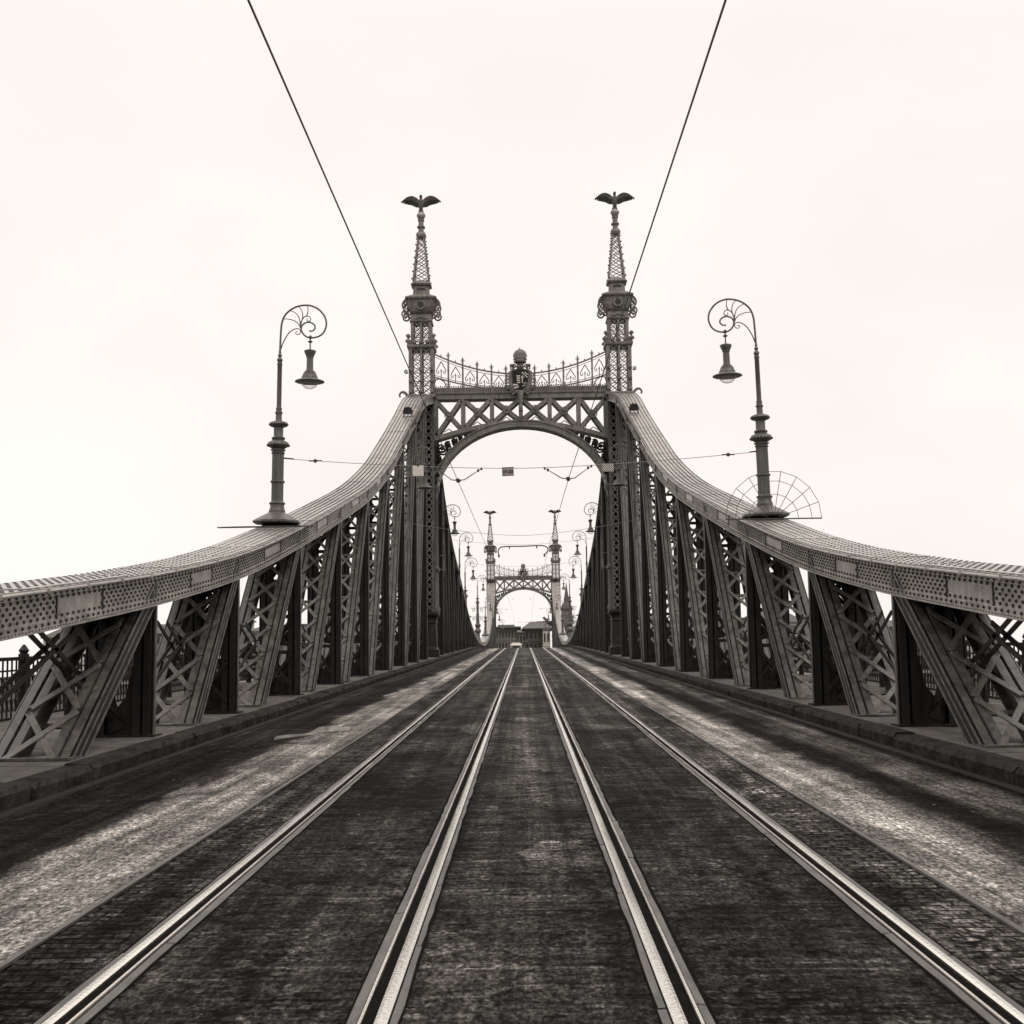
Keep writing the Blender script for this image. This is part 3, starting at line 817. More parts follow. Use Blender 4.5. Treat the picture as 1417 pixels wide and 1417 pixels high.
        for a in (-1, 1):
            for cy in (-.45, .45):
                sl = MB(sx)
                sl.tube(spline([(X+a*.85, yc+cy, zq1+.12), (X+a*1.08, yc+cy, zq1-.02), (X+a*1.20, yc+cy, zq1-.28), (X+a*1.12, yc+cy, zq1-.55), (X+a*.90, yc+cy, zq1-.78), (X+a*.74, yc+cy, zq1-.98)], 5), .065, 6)
                sl.tube([(p_[0], yc+cy, p_[2]) for p_ in spiral(X+a*1.0, zq0+.02, .27, .05, math.pi/2, -a*1.4)], .06, 6)
                sl.tube([(p_[0], yc+cy, p_[2]) for p_ in spiral(X+a*1.02, zq1-.22, .15, .04, 0, 1.2)], .045, 6)
                sl.build('scroll', 'portal', up, True)
            q = MB(sx); q.slab_xz([(X-.42, zb0+.2), (X, zb0+.42), (X+.42, zb0+.2), (X+.3, zb0+.18), (X, zb0+.30), (X-.3, zb0+.18)], yc+a*.70-.04, yc+a*.70+.04); q.build('chevron', 'portal', up)
        # open lattice spire, ball on its neck
        sp = MB(sx); z0, z1s = e1(389), e1(326)
        def hwz(z): return .52+(.20-.52)*(z-z0)/(z1s-z0)
        nlev = 7; zl = [z0+(z1s-z0)*(1-(1-i/nlev)**1.15) for i in range(nlev+1)]
        for a in (-1, 1):
            for b in (-1, 1):
                sp.bar((X+a*.50, yc+b*.50, z0), (X+a*.18, yc+b*.18, z1s), .10, .10, (0, 1, 0))
                for i in range(nlev):
                    hh = hwz(zl[i]); sp.lathe(X+a*(hh+.05), yc+b*(hh+.05), zl[i]+.12, [(.01, -.07), (.06, 0), (.01, .08)], 6)
        for i in range(nlev):
            ha, hb = hwz(zl[i])-.05, hwz(zl[i+1])-.05
            for s in (-1, 1):
                for q in (-1, 1):
                    sp.bar((X-q*ha, yc+s*ha, zl[i]), (X+q*hb, yc+s*hb, zl[i+1]), .05, .03, (0, 1, 0))
                    sp.bar((X+s*ha, yc-q*ha, zl[i]), (X+s*hb, yc+q*hb, zl[i+1]), .05, .03, (1, 0, 0))
        zz = e1(320)
        sp.sq(X, yc, [(z1s-.1, .22, .22), (z1s-.02, .30, .30), (z1s+.12, .32, .32), (zz, .24, .24), (zz+.02, .17, .17), (e1(313.5), .165, .165), (e1(313), .25, .25), (e1(312), .25, .25), (e1(311.5), .165, .165), (e1(304.5), .16, .16), (e1(303.5), .20, .20), (e1(302), .20, .20)], .05)
        sp.build('spire', 'portal', up)
        bl = MB(sx); rb = .28; zb = e1(296.5)
        bl.lathe(X, yc, zb, [(rb*math.sin(math.pi*k/12), -rb*math.cos(math.pi*k/12)) for k in range(1, 12)], 18)
        bl.lathe(X, yc, zb, [(.285, -.03), (.30, 0), (.285, .03)], 18)
        bl.build('ball', 'iron_plate', up, True)
    # ---- girder over the road
    gd = MB(); zt = e1(546); hb = 5.52
    def zlow(x): return e1(588)+(e1(610)-e1(588))*(abs(x)/5.5)**1.7
    for y0, y1 in ((yc-.52, yc-.36), (yc+.36, yc+.52)):
        gd.box(-hb, hb, y0, y1, zt-.34, zt-.02)
        n = 24
        gd.sweep(None, [[(x, y0-.02, zlow(x)-.02), (x, y1+.02, zlow(x)-.02), (x, y1+.02, zlow(x)+.26), (x, y0-.02, zlow(x)+.26)] for x in [-hb+2*hb*i/n for i in range(n+1)]])
        xb = [-5.5, -3.68, -1.84, 0, 1.84, 3.68, 5.5]
        for x in xb:
            wv = .13 if abs(x) < 5.4 else .2
            gd.box(x-wv, x+wv, y0+.02, y1-.02, zlow(x)+.2, zt-.3)
        for i in range(6):
            a, b = xb[i]+.12, xb[i+1]-.12
            ym = (y0+y1)/2
            gd.bar((a, ym-.02, zlow(a)+.30), (b, ym-.02, zt-.40), .25, .08, (0, 1, 0))
            gd.bar((a, ym+.045, zt-.40), (b, ym+.045, zlow(b)+.30), .25, .05, (0, 1, 0))
    gd.box(-hb, hb, yc-.60, yc+.60, zt-.018, zt+.03)
    gd.box(-hb, hb, yc-.35, yc+.35, zt-.34, zt-.25)
    girder = gd.build('girder', 'portal', t)
    for i in range(6):
        rs = MB()
        x = (xb[i]+xb[i+1])/2
        z = (zlow(x)+.3+zt-.4)/2
        for k in range(2):
            rs.tube([(x+(.24-.1*k)*math.cos(a), yc-.55, z+(.24-.1*k)*math.sin(a)) for a in [2*math.pi*j/16 for j in range(17)]], .035, 6)
        for j in range(8):
            a = 2*math.pi*j/8; rs.tube([(x, yc-.55, z), (x+.24*math.cos(a), yc-.55, z+.24*math.sin(a))], .03, 5)
        rs.lathe(x, yc-.56, z, [(.02, -.09), (.09, -.03), (.09, .03), (.02, .09)], 8)
        for dz, sgn in ((zlow(x)+.26, 1),):
            rs.tube([(x+p[0], yc-.5, dz+p[2]) for p in [(-.3, 0, 0), (-.12, 0, .12), (0, 0, .22), (.12, 0, .12), (.3, 0, 0)]], .035, 5)
        rs.build('rosette', 'portal', girder, True)
    cr = MB(); n = 78
    z0, z1c = zt+.03, e1(535.5)
    for i in range(n+1):
        x = -hb+2*hb*i/n
        cr.box(x-.035, x+.035, yc-.56, yc-.44, z0, z1c+(.04 if i % 2 else 0))
    cr.box(-hb, hb, yc-.47, yc-.41, z0, z1c-.08)
    cr.box(-hb, hb, yc-.62, yc-.38, z0, z0+.06)
    cr.build('cresting', 'portal', girder)
    # ---- arch under the girder
    ar = MB(); A = 5.42; zs = e1(690); B = e1(592)-zs
    n = 36
    def ring(th, r0, r1, ya, yb):
        c, s_ = math.cos(th), math.sin(th)
        return [(c*(A+r0), ya, zs+s_*(B+r0)), (c*(A+r0), yb, zs+s_*(B+r0)), (c*(A+r1), yb, zs+s_*(B+r1)), (c*(A+r1), ya, zs+s_*(B+r1))]
    ths = [math.pi*i/n for i in range(n+1)]
    ar.sweep(None, [ring(a, -.02, .06, yc-.62, yc+.62) for a in ths])
    ar.sweep(None, [ring(a, .062, .34, yc-.52, yc-.46) for a in ths])
    ar.sweep(None, [ring(a, .062, .34, yc+.46, yc+.52) for a in ths])
    ar.sweep(None, [ring(a, .342, .40, yc-.60, yc+.60) for a in ths])
    for i in range(3, n-2, 3):
        a = ths[i]; c, s_ = math.cos(a), math.sin(a)
        ar.lathe(c*(A-.06), yc-.45, zs+s_*(B-.06), [(.01, -.10), (.05, -.05), (.03, .06)], 6)
    arch = ar.build('arch', 'portal', t)
    for sx in (-1, 1):
        spn = MB()
        for (x, z, r, d) in ((5.05, e1(620), .36, 1), (4.65, e1(616), .22, -1), (5.25, e1(634), .24, -1), (4.25, e1(610.5), .20, 1), (5.30, e1(646), .18, 1), (3.85, e1(606), .15, -1), (3.5, e1(603), .11, 1), (5.33, e1(657), .12, -1)):
            for yy in (yc-.5, yc+.45):
                spn.tube([(sx*p[0], yy, p[2]) for p in spiral(x, z, r, .05, math.pi*.7, d*1.6)], .065, 6)
            spn.lathe(sx*x, yc-.52, z, [(.02, -.11), (.10, -.04), (.10, .04), (.02, .11)], 8)
        spn.bar((sx*5.45, yc-.5, e1(612)), (sx*5.45, yc-.5, zs-.2), .16, .12, (0, 1, 0))
        spn.bar((sx*5.40, yc+.5, e1(612)), (sx*5.40, yc+.5, zs-.2), .16, .12, (0, 1, 0))
        spn.build('spandrel_scroll', 'iron_dark', arch, True)
    # ---- hanging balustrade above the girder
    fn = MB()
    def zt_(x): return e1(518)+.0456*x*x
    def zb_(x): return e1(540)+.0300*x*x
    yf = yc-.15
    xs = [-5.5+11*i/44 for i in range(45)]
    for f, r in ((zt_, .055), (lambda x: zt_(x)-.17, .022), (zb_, .05), (lambda x: zb_(x)+.13, .022)):
        fn.tube([(x, yf, f(x)) for x in xs], r, 6)
    cell = .92
    for sx in (-1, 1):
        for i in range(5):
            x = sx*(.92+.92*i)
            z0, z1_ = z1c-.1, zt_(x)+.42
            fn.box(x-.055, x+.055, yf-.055, yf+.055, z0, z1_)
            for dz in (.40, .2):
                fn.bar((x-.14, yf, z1_-dz*.4), (x+.14, yf, z1_-dz*.4), .03, .03)
            fn.lathe(x, yf, z1_, [(.05, -.05), (.03, .06), (.005, .16)], 6)
            for dz in (.12, .28):
                for s in (-1, 1):
                    fn.tube([(x, yf, z0+dz), (x+s*.10, yf, z0+dz+.03), (x+s*.13, yf, z0+dz+.10)], .025, 5)
            fn.lathe(x, yf, (zt_(x)+zb_(x))/2, [(.02, -.12), (.085, 0), (.02, .12)], 6)
            # a pair of heart scrolls in the cell outside this post
            xm = x+sx*.46
            zm = (zt_(xm)+zb_(xm))/2; hgt = (zt_(xm)-zb_(xm))
            for s in (-1, 1):
                fn.tube([(xm, yf, zm+hgt*.30), (xm+s*.16, yf, zm+hgt*.10), (xm+s*.30, yf, zm-hgt*.10), (xm+s*.26, yf, zm-hgt*.25), (xm+s*.15, yf, zm-hgt*.22), (xm+s*.16, yf, zm-hgt*.12)], .032, 5)
            fn.tube([(xm, yf, zb_(xm)), (xm, yf, zm-hgt*.05)], .03, 5)
            fn.lathe(xm, yf, zm-hgt*.12, [(.01, -.1), (.06, 0), (.01, .1)], 6)
            fn.lathe(xm, yf, zt_(xm)+.07, [(.03, -.05), (.05, .03), (.01, .10)], 6)
        xm = sx*.46
        fn.tube([(sx*5.5, yf, zb_(5.5)-.45), (sx*5.4, yf, zb_(5.4)-.12), (sx*5.15, yf, zb_(5.1)-.0), (sx*4.85, yf, zb_(4.85)-.12), (sx*4.68, yf, zb_(4.7)-.5)], .045, 6)
    fn.build('balustrade', 'portal', t)
    # ---- coat of arms in the middle
    yo = yc-.78
    zs0, zs1 = e1(544), e1(517); zm = (zs0+zs1)/2; H = zs1-zs0
    def shield(w, h, zt):            # heart-shaped shield outline
        return [(-w, zt), (-w*1.02, zt-h*.3), (-w*.95, zt-h*.55), (-w*.72, zt-h*.80), (-w*.35, zt-h*.95), (0, zt-h), (w*.35, zt-h*.95), (w*.72, zt-h*.80), (w*.95, zt-h*.55), (w*1.02, zt-h*.3), (w, zt), (w*.5, zt+h*.06), (0, zt+h*.08), (-w*.5, zt+h*.06)]
    cb = MB()
    cb.slab_xz(shield(.66, H*1.12, zs1+.04), yo-.02, yo+.14); cb.box(-.12, .12, yo+.13, yc-.4, zs0-.1, zs0+.3)
    crest = cb.build('coat_of_arms', 'portal', t)
    c2 = MB(); c2.slab_xz(shield(.50, H*.94, zs1-.02), yo-.10, yo-.021)
    c2.build('shield_field', 'iron_dark', crest)
    c3 = MB()
    for i, z in enumerate((.18, .36)):
        c3.slab_xz([(-.46+.06*i, zm-.16-z), (-.14, zm-.12-z), (-.14, zm-.03-z), (-.47+.05*i, zm-.06-z)], yo-.13, yo-.101)
    for i in range(4):               # chequers in the upper right field
        for j in range(4):
            if (i+j) % 2 == 0:
                x = .10+.09*i; z = zm+H*.42-.09*j
                if x < .42: c3.box(x, x+.085, yo-.13, yo-.101, z-.085, z)
    c3.slab_xz([(-.10, zm-.42), (-.3, zm-.30), (-.3, zm-.26), (-.08, zm-.36)], yo-.13, yo-.101)
    for i, (w_, z) in enumerate(((.20, .05), (.22, -.1))):
        c3.slab_xz([(.12, zm-.30+z), (.38-.06*i, zm-.22+z), (.36-.06*i, zm-.18+z), (.12, zm-.24+z)], yo-.12, yo-.101)
    c3.build('shield_charge', 'white', crest)
    c4 = MB(); c4.slab_xz(shield(.26, H*.55, zm+H*.26), yo-.17, yo-.135); hs = c4.build('heart_shield', 'iron_dark', crest)
    c5 = MB()
    for i in range(4):
        z = zm+H*.24-.14*i; c5.box(-.24+.01*i, -.015, yo-.20, yo-.171, z-.075, z)
    c5.box(.10, .15, yo-.20, yo-.171, zm-.18, zm+H*.24); c5.box(.04, .21, yo-.20, yo-.171, zm+.12, zm+.16); c5.box(.06, .19, yo-.20, yo-.171, zm+.20, zm+.235)
    c5.build('heart_charge', 'white', crest)
    c6 = MB()
    for s in (-1, 1):
        for (x, z, r, d) in ((.74, zm+.42, .17, 1), (.80, zm+.02, .20, -1), (.72, zm-.38, .17, 1), (.50, zm-.66, .13, -1), (.52, zs1+.22, .15, 1), (.36, zs1+.34, .12, -1)):
            c6.tube([(s*p[0], yo+.05, p[2]) for p in spiral(x, z, r, .04, math.pi*.5, d*1.5)], .05, 6)
        c6.tube(spline([(s*.44, yo, zs1+.1), (s*.66, yo, zm+.5), (s*.70, yo, zm+.1), (s*.62, yo, zm-.3), (s*.40, yo, zm-.7)], 5), .075, 6)
        c6.lathe(s*.56, yo, zs1+.36, [(.02, -.12), (.13, -.02), (.10, .08), (.02, .12)], 8)
        c6.slab_xz([(s*.22, zs0+.05), (s*.55, zs0-.22), (s*.50, zs0-.28), (s*.18, zs0-.08)], yo-.05, yo+.05)
    c6.lathe(0, yo, zs1+.22, [(.10, -.2), (.22, -.1), (.26, .05), (.20, .16), (.28, .26)], 12)
    c6.build('mantling', 'portal', crest, True)
    c7 = MB(); zc0, zc1 = e1(503.5), e1(488.5)
    c7.lathe(0, yo+.05, 0, [(.30, zc0-.12), (.385, zc0-.10), (.41, zc0-.02), (.385, zc0), (.385, zc0+.14), (.41, zc0+.16), (.40, zc0+.20), (.405, zc0+.36), (.385, zc0+.50), (.33, zc1-.16), (.20, zc1-.05), (.03, zc1), (.02, zc1+.03)], 20)
    for k in range(8):
        a = math.pi*k/8*2
        c7.tube([(math.cos(a)*r, yo+.05+math.sin(a)*r, z) for r, z in ((.41, zc0+.25), (.42, zc0+.36), (.39, zc0+.48), (.30, zc1-.07), (.15, zc1+.01), (0, zc1+.03))], .028, 5)
        c7.lathe(math.cos(a)*.41, yo+.05+math.sin(a)*.41, zc0+.12, [(.01, -.06), (.05, 0), (.01, .06)], 6)
    c7.bar((.01, yo+.05, zc1), (-.05, yo+.05, zc1+.20), .03, .03); c7.bar((-.10, yo+.05, zc1+.10), (.05, yo+.05, zc1+.14), .03, .03)
    c7.build('crown', 'portal', crest, True)
    c8 = MB()
    c8.slab_xz([(-.22, zs0-.02), (.22, zs0-.02), (.20, zs0-.12), (.10, e1(559)), (-.10, e1(559)), (-.20, zs0-.12)], yo-.22, yo-.06)
    c8.box(-.17, .17, yo-.24, yo-.03, e1(560.5), e1(558.5))
    c8.lathe(0, yo-.13, 0, [(.12, e1(560.5)), (.10, e1(563)), (.13, e1(566)), (.07, e1(570.5)), (.16, e1(571)), (.16, e1(572)), (.07, e1(572.6)), (.12, e1(577)), (.09, e1(582)), (.14, e1(583))], 10)
    c8.build('pendant', 'portal', crest, True)
    return t
portal = make_portal()
p2 = dup(portal); p2.location = (0, D2, road(D2))
tag(p2, 'smaller distant iron portal at the far end of the bridge', 'bridge portal', 'twin iron portals of the bridge')

# ---------------------------------------------------------------- bird statues on the spires
def make_bird():
    zb = e1(292)
    o = Vector((0, 0, 0))
    mb = MB()
    # body and head, lofted upright, head turned aside
    body = [(-.30, .02, .05), (-.18, .0, .10), (0, 0, .145), (.16, .0, .165), (.32, -.02, .15), (.44, -.05, .095), (.52, -.08, .085), (.60, -.12, .095), (.66, -.15, .07), (.69, -.17, .02)]
    rings = []
    for z, y, r in body:
        rings.append([(r*math.cos(2*math.pi*k/14), y+r*1.15*math.sin(2*math.pi*k/14), z) for k in range(14)])
    mb.sweep(None, rings)
    mb.tube([(-.02, -.19, .61), (-.05, -.27, .60), (-.06, -.31, .55)], .045, 8, .008)      # hooked beak
    for s in (-1, 1):
        mb.tube([(s*.07, 0, -.10), (s*.09, -.04, -.28), (s*.10, -.08, -.36)], .06, 8, .035)   # legs and claws
        for k in (-1, 0, 1): mb.tube([(s*.10, -.08, -.35), (s*.10+k*.05, -.18, -.37), (s*.10+k*.06, -.22, -.41)], .026, 6, .012)
        # wing: thick at the shoulder, raised, swept out
        top = spline([(.05, .30), (.25, .52), (.55, .66), (.85, .60), (1.12, .40), (1.28, .28)], 4)
        bot = spline([(.05, -.02), (.30, .0), (.55, .14), (.80, .20), (1.06, .24), (1.28, .27)], 4)
        rg = []
        for i, (a, b) in enumerate(zip(top, bot)):
            u = i/(len(top)-1); th = .075*(1-u)+.012
            fe = .02*(1 if i % 2 else -1)*(1 if 0 < i < len(top)-1 else 0)
            ya, yb = -.05+.05*u, .10+.16*math.sin(math.pi*u)
            mx, mz, my = (a[0]+b[0])/2, (a[1]+b[1])/2, (ya+yb)/2-.04
            rg.append([(s*a[0], ya-th*.5, a[1]), (s*mx, my-th, mz), (s*b[0], yb-th*.4, b[1]+fe), (s*b[0], yb+th*.4, b[1]+fe), (s*mx, my+th, mz), (s*a[0], ya+th*.5, a[1])])
        mb.sweep(None, rg)
        for (fx, fz0, fz1) in ((.35, .10, .50), (.5, .16, .58), (.65, .22, .58), (.8, .25, .55), (.95, .27, .48)):
            mb.tube([(s*fx, -.11, fz1), (s*(fx+.05), -.07, (fz0+fz1)/2), (s*(fx+.07), .02, fz0)], .016, 5)
    # fanned tail behind
    mb.slab_xz([(-.06, -.02), (.06, -.02), (.17, -.34), (.06, -.40), (-.06, -.40), (-.17, -.34)], .10, .16)
    mb.v = [(x*1.06, y*1.06, z*1.06) for x, y, z in mb.v]; ob = mb.build('bird_statue', 'lamp', None, True)
    md = ob.modifiers.new('remesh', 'REMESH'); md.mode = 'VOXEL'; md.voxel_size = .018; md.use_smooth_shade = True
    return ob
bird = make_bird()
spots = [(-1, D1, 'dark bird statue with raised wings on the near left spire'), (1, D1, 'dark bird statue with raised wings on the near right spire'),
         (-1, D2, 'small distant bird statue on the far left spire'), (1, D2, 'small distant bird statue on the far right spire')]
for i, (sx, D, lab) in enumerate(spots):
    o = bird if i == 0 else dup(bird)
    o.location = (sx*6.30, D, e1(296.5)+.28+.36+(0 if D == D1 else road(D2)-road(D1)))
    tag(o, lab, 'statue', 'bird statues on the spires')

# ---------------------------------------------------------------- curled lamps
def lampx(x): return (x-195)/234.5*1.015
def lampz(y): return (1358-y)/234.5*1.015
def lp(pts): return [(lampx(a), 0, lampz(b)) for a, b in pts]
def lamp_parts(t, base):
    """base: 'full' stands on its foot, 'bracket' is clamped to the truss"""
    o = ROOT[t]; ox, oy, oz = o
    def off(pts): return [(ox+p[0], oy+p[1], oz+p[2]) for p in pts]
    pole = MB(); z = lambda y: oz+lampz(y)
    if base == 'full':
        pr = [(.585, 1358), (.60, 1354), (.60, 1345), (.57, 1340), (.40, 1318), (.24, 1299), (.215, 1294)]
        pole.lathe(ox, oy, 0, [(r, z(y)) for r, y in pr], 8)
    if base in ('full', 'tall'):
        pr = [(.20, 1294), (.205, 1285), (.19, 1276), (.17, 1262), (.175, 1250), (.20, 1244), (.20, 1238), (.165, 1233), (.15, 1229)]
        pole.lathe(ox, oy, 0, [(r, z(y)) for r, y in pr], 20)
        pole.fluted(ox, oy, z(1229), z(1124), .15); pole.fluted(ox, oy, z(1108), z(955), .148)
        pole.lathe(ox, oy, 0, [(.15, z(1124)), (.175, z(1121)), (.18, z(1116)), (.175, z(1111)), (.15, z(1108))], 20)
    zlo = 955 if base != 'bracket' else 760
    pr = [(.15, 955), (.165, 953), (.17, 948), (.15, 944), (.155, 938), (.185, 935), (.185, 929), (.14, 926), (.20, 918), (.262, 908), (.272, 899), (.25, 888), (.17, 878), (.14, 874), (.165, 868), (.17, 861), (.13, 855), (.118, 850), (.118, 802), (.15, 798), (.22, 792), (.25, 783), (.22, 772), (.12, 764), (.085, 760),
          (.078, 755), (.076, 722), (.095, 718), (.098, 712), (.076, 709), (.072, 690), (.078, 686), (.06, 682), (.058, 436), (.066, 433), (.066, 422), (.05, 420), (.06, 412), (.075, 403), (.06, 394), (.035, 388), (.04, 382), (.058, 376), (.04, 370), (.03, 362), (.035, 354), (.022, 346)]
    if base == 'bracket': pr = [(.05, 1132), (.075, 1128), (.075, 1040), (.06, 1034), (.06, 762)]+[q for q in pr if q[1] <= 755]
    pole.lathe(ox, oy, 0, [(r, z(y)) for r, y in pr], 20)
    p = pole.build('pole', 'lamp', t, True)
    # bead ring round the lower bulb
    if base != 'bracket':
        bd = MB()
        for k in range(20):
            a = 2*math.pi*k/20
            bd.rivet((ox+.262*math.cos(a), oy+.262*math.sin(a), z(905)), (math.cos(a), math.sin(a), .5), .03, 6)
        bd.build('bead_ring', 'lamp', p)
    sc_ = MB()
    sc_.tube(off(spline(lp([(195, 350), (196, 300), (198, 240), (201, 195), (210, 158), (226, 130), (250, 107), (275, 92), (300, 83), (330, 78), (360, 79), (390, 88), (420, 106), (445, 135), (459, 165), (462, 195), (456, 222), (443, 245), (422, 262), (397, 270), (370, 272), (345, 264), (326, 246), (316, 222), (320, 200), (334, 186), (355, 179), (376, 183), (392, 196), (397, 212), (388, 227), (375, 232), (362, 231)]), 3)), .026, 8, .020)
    for pts in ([(200, 340), (206, 318), (218, 288), (238, 252), (262, 228), (285, 218), (304, 220), (313, 234), (306, 248), (293, 252), (284, 244), (288, 235), (297, 237)],
                [(313, 216), (302, 192), (285, 176), (262, 165), (238, 160), (213, 159)],
                [(312, 210), (309, 180), (302, 152), (288, 130), (270, 117), (250, 110)],
                [(313, 182), (322, 160), (324, 138), (318, 112), (308, 96), (297, 85)],
                [(312, 212), (315, 185), (322, 162), (335, 147), (350, 142), (364, 147), (371, 158), (367, 170), (355, 173), (347, 165), (352, 157)],
                [(344, 143), (352, 125), (354, 104), (349, 80)]):
        sc_.tube(off(spline(lp(pts), 3)), .016, 6, .010)
    sc_.build('scroll_arm', 'lamp', t, True)
    hx = ox+lampx(370)
    hd = MB()
    hd.lathe(hx, oy, 0, [(r, z(y)) for r, y in [(.20, 541), (.33, 537), (.375, 533), (.36, 528), (.25, 519), (.21, 514), (.205, 506), (.19, 500), (.185, 494), (.165, 490), (.165, 482), (.13, 477), (.13, 471), (.095, 466), (.085, 455), (.082, 392), (.095, 389), (.095, 384), (.11, 376), (.15, 355), (.15, 350), (.11, 345), (.04, 341), (.018, 337), (.018, 302), (.05, 299), (.065, 294), (.03, 290), (.02, 285), (.02, 279), (.05, 273), (.052, 266), (.02, 258)]], 20)
    h = hd.build('lamp_head', 'lamp', t, True)
    gl = MB(); rg = .205; zg = z(538)
    gl.lathe(hx, oy, zg, [(rg*math.cos(a)*1.0, -.16*math.sin(a)) for a in [math.pi/2*k/7 for k in range(7, -1, -1)]], 20, False)
    gl.build('globe', 'glass', h, True)
    return t
def make_lamp(x, y, zbase, base, label):
    t = thing('street_lamp', (0, 0, 0), label, 'street lamp', 'curled lamps along the bridge')
    lamp_parts(t, base)
    t.location = (x, y, zbase)
    if x > 0: t.rotation_euler = (0, 0, math.pi)
    return t
lamp_full = make_lamp(-6.08, 33.0, ztop(33.0)+.06, 'full', 'large near street lamp with curled arm standing on the left truss')
lamp_br = None
def place_full(x, y, zb, lab):
    o = dup(lamp_full); o.location = (x, y, zb); o.rotation_euler = (0, 0, math.pi if x > 0 else 0); o['label'] = lab; return o
r_l = place_full(6.0, 33.0, ztop(33.0)+.045, 'large near street lamp on the right truss, ringed by a wire fan')
r_l.rotation_euler = Euler((0, R(1.1), math.pi)); lamp_full.rotation_euler = Euler((0, R(0.7), 0))
TOPH = lampz(78)
def top_at(y): return E(617, 64.5) if y < 70 else None
LB = {}
def place_bracket(sx, y, ztopv, lab):
    global lamp_br
    if lamp_br is None:
        lamp_br = thing('street_lamp', (0, 0, 0), lab, 'street lamp', 'curled lamps along the bridge')
        lamp_parts(lamp_br, 'bracket')
        b = MB()
        for zz in (1.15, 2.1):
            b.bar((0, .0, zz), (-.28, .25, zz), .05, .05); b.lathe(0, 0, zz, [(.09, -.05), (.09, .05)], 10)
        b.build('clamp', 'lamp', lamp_br)
        o = lamp_br
    else: o = dup(lamp_br)
    o.location = (sx*5.36, y, ztopv-TOPH); o.rotation_euler = (0, 0, math.pi if sx > 0 else 0)
    o['label'] = lab; return o
for sx, nm in ((-1, 'left'), (1, 'right')):
    place_bracket(sx, 63.5, E(617, 63.5), f'lamp clamped to the {nm} truss in front of the near portal')
    place_bracket(sx, 90.6, E(697, 90.6), f'lamp head seen just inside the near arch beside the {nm} truss')
    place_bracket(sx, 113.0, E(736, 113), f'second lamp beyond the near portal, along the {nm} truss')
    zf = ztop(136)+.05; kf = (E(771, 136)-zf)/TOPH
    a_ = place_full(sx*5.9, 136.0, zf, f'third lamp beyond the near portal, on the {nm} truss slope')
    b_ = place_full(sx*5.95, 208.0, zf, f'lamp standing just before the far portal at {nm}')
    a_.scale = b_.scale = (kf, kf, kf)
    place_bracket(sx, 231.0, E(736, 113), f'small lamp against the slope of the far portal at {nm}')
    place_bracket(sx, 253.0, E(697, 90.6), f'tiny lamp against the {nm} tower of the far portal')
    place_bracket(sx, 290.0, E(617, 64.5), f'tiny lamp seen through the far arch at {nm}')
# tall mid-span lamps with lantern collar and a plinth column
def tall_lamp(sx, nm):
    t = thing('street_lamp', (0, 0, 0), f'tall mid-span lamp with lantern collar and side arms on the {nm} truss', 'street lamp', 'curled lamps along the bridge')
    lamp_parts(t, 'tall')
    b = MB(); lo = -3.2
    b.lathe(0, 0, 0, [(.42, lo), (.42, lo+.3), (.30, lo+.5), (.26, lo+1.2), (.40, lo+1.3), (.44, lo+1.55), (.30, lo+1.75), (.26, lo+1.9), (.36, lo+2.05), (.38, lo+2.3), (.24, lo+2.45), (.20, .4)], 14)
    b.build('plinth_column', 'lamp', t, True)
    a = MB()
    for zz, wd in ((1.25, 1.5), (.1, 1.5)):
        a.bar((-.9, 0, zz), (1.2, 0, zz), .06, .06)
        for s in (-1, 1):
            a.tube([(p[0], 0, p[2]) for p in spiral(s*.55, zz-.25, .25, .05, math.pi/2, s*1.3)], .03, 5)
    a.build('side_arm', 'lamp', t)
    t.location = (sx*6.0, MID+3, E(795, 175)-TOPH); t.rotation_euler = (0, 0, math.pi if sx > 0 else 0)
for sx, nm in ((-1, 'left'), (1, 'right')): tall_lamp(sx, nm)

# ---------------------------------------------------------------- anti-climb wire fans
def fan(mb, cx, cy, cz, r, tilt):
    ct, st = math.cos(tilt), math.sin(tilt)
    def P(rr, a): return (cx+rr*math.cos(a), cy-rr*math.sin(a)*st, cz+rr*math.sin(a)*ct)
    n = 9
    for k in range(n+1):
        a = math.pi*k/n
        if 0 < k < n: mb.tube([P(.15, a), P(r, a)], .008, 5)
    for rr in (r*.52, r*.8, r*1.0):
        for k in range(n): mb.tube([P(rr, math.pi*k/n), P(rr, math.pi*(k+1)/n)], .007, 5)
    mb.bar(P(r, 0), P(r, math.pi), .03, .03)
zl = ztop(32.3)+.05
mb = MB(); fan(mb, 6.06, 32.25, zl, 1.16, 0.05)
tag(mb.build('climb_guard', 'wire', None, False, (6.06, 32.25, zl)), 'upright half-round fan of thin wire round the foot of the right lamp', 'climb guard', 'wire guards at the lamp feet')
mb = MB(); fan(mb, -6.2, 32.2, zl-.02, 1.16, R(95.3))
tag(mb.build('climb_guard', 'wire', None, False, (-6.2, 32.2, zl)), 'wire fan folded flat at the foot of the left lamp', 'climb guard', 'wire guards at the lamp feet')

# ---------------------------------------------------------------- overhead line
def wire_z(y): return road(y)+5.41
def overhead(x0, lab):
    mb = MB(); pts = []
    for y in [-20, -5, 10, 22]+[33.0+i*4 for i in range(78)]:
        xo = x0+.08*math.sin((y-60)*.05)*(1 if y > 60 else 0)
        if x0 > 0 and y < 33: xo += (33-y)*.0045
        zv = wire_z(y) if y < 120 else wire_z(y)-.0
        pts.append((xo, y, zv))
    mb.tube(pts, .008, 6)
    tag(mb.build('overhead_wire', 'wire', None, False, (x0, 33, wire_z(33))), lab, 'tram wire', 'tram wires along the road')
XL, XR = -1.58, 1.15
overhead(XL, 'dark tram wire running above the left track'); overhead(XR, 'dark tram wire running above the right track')

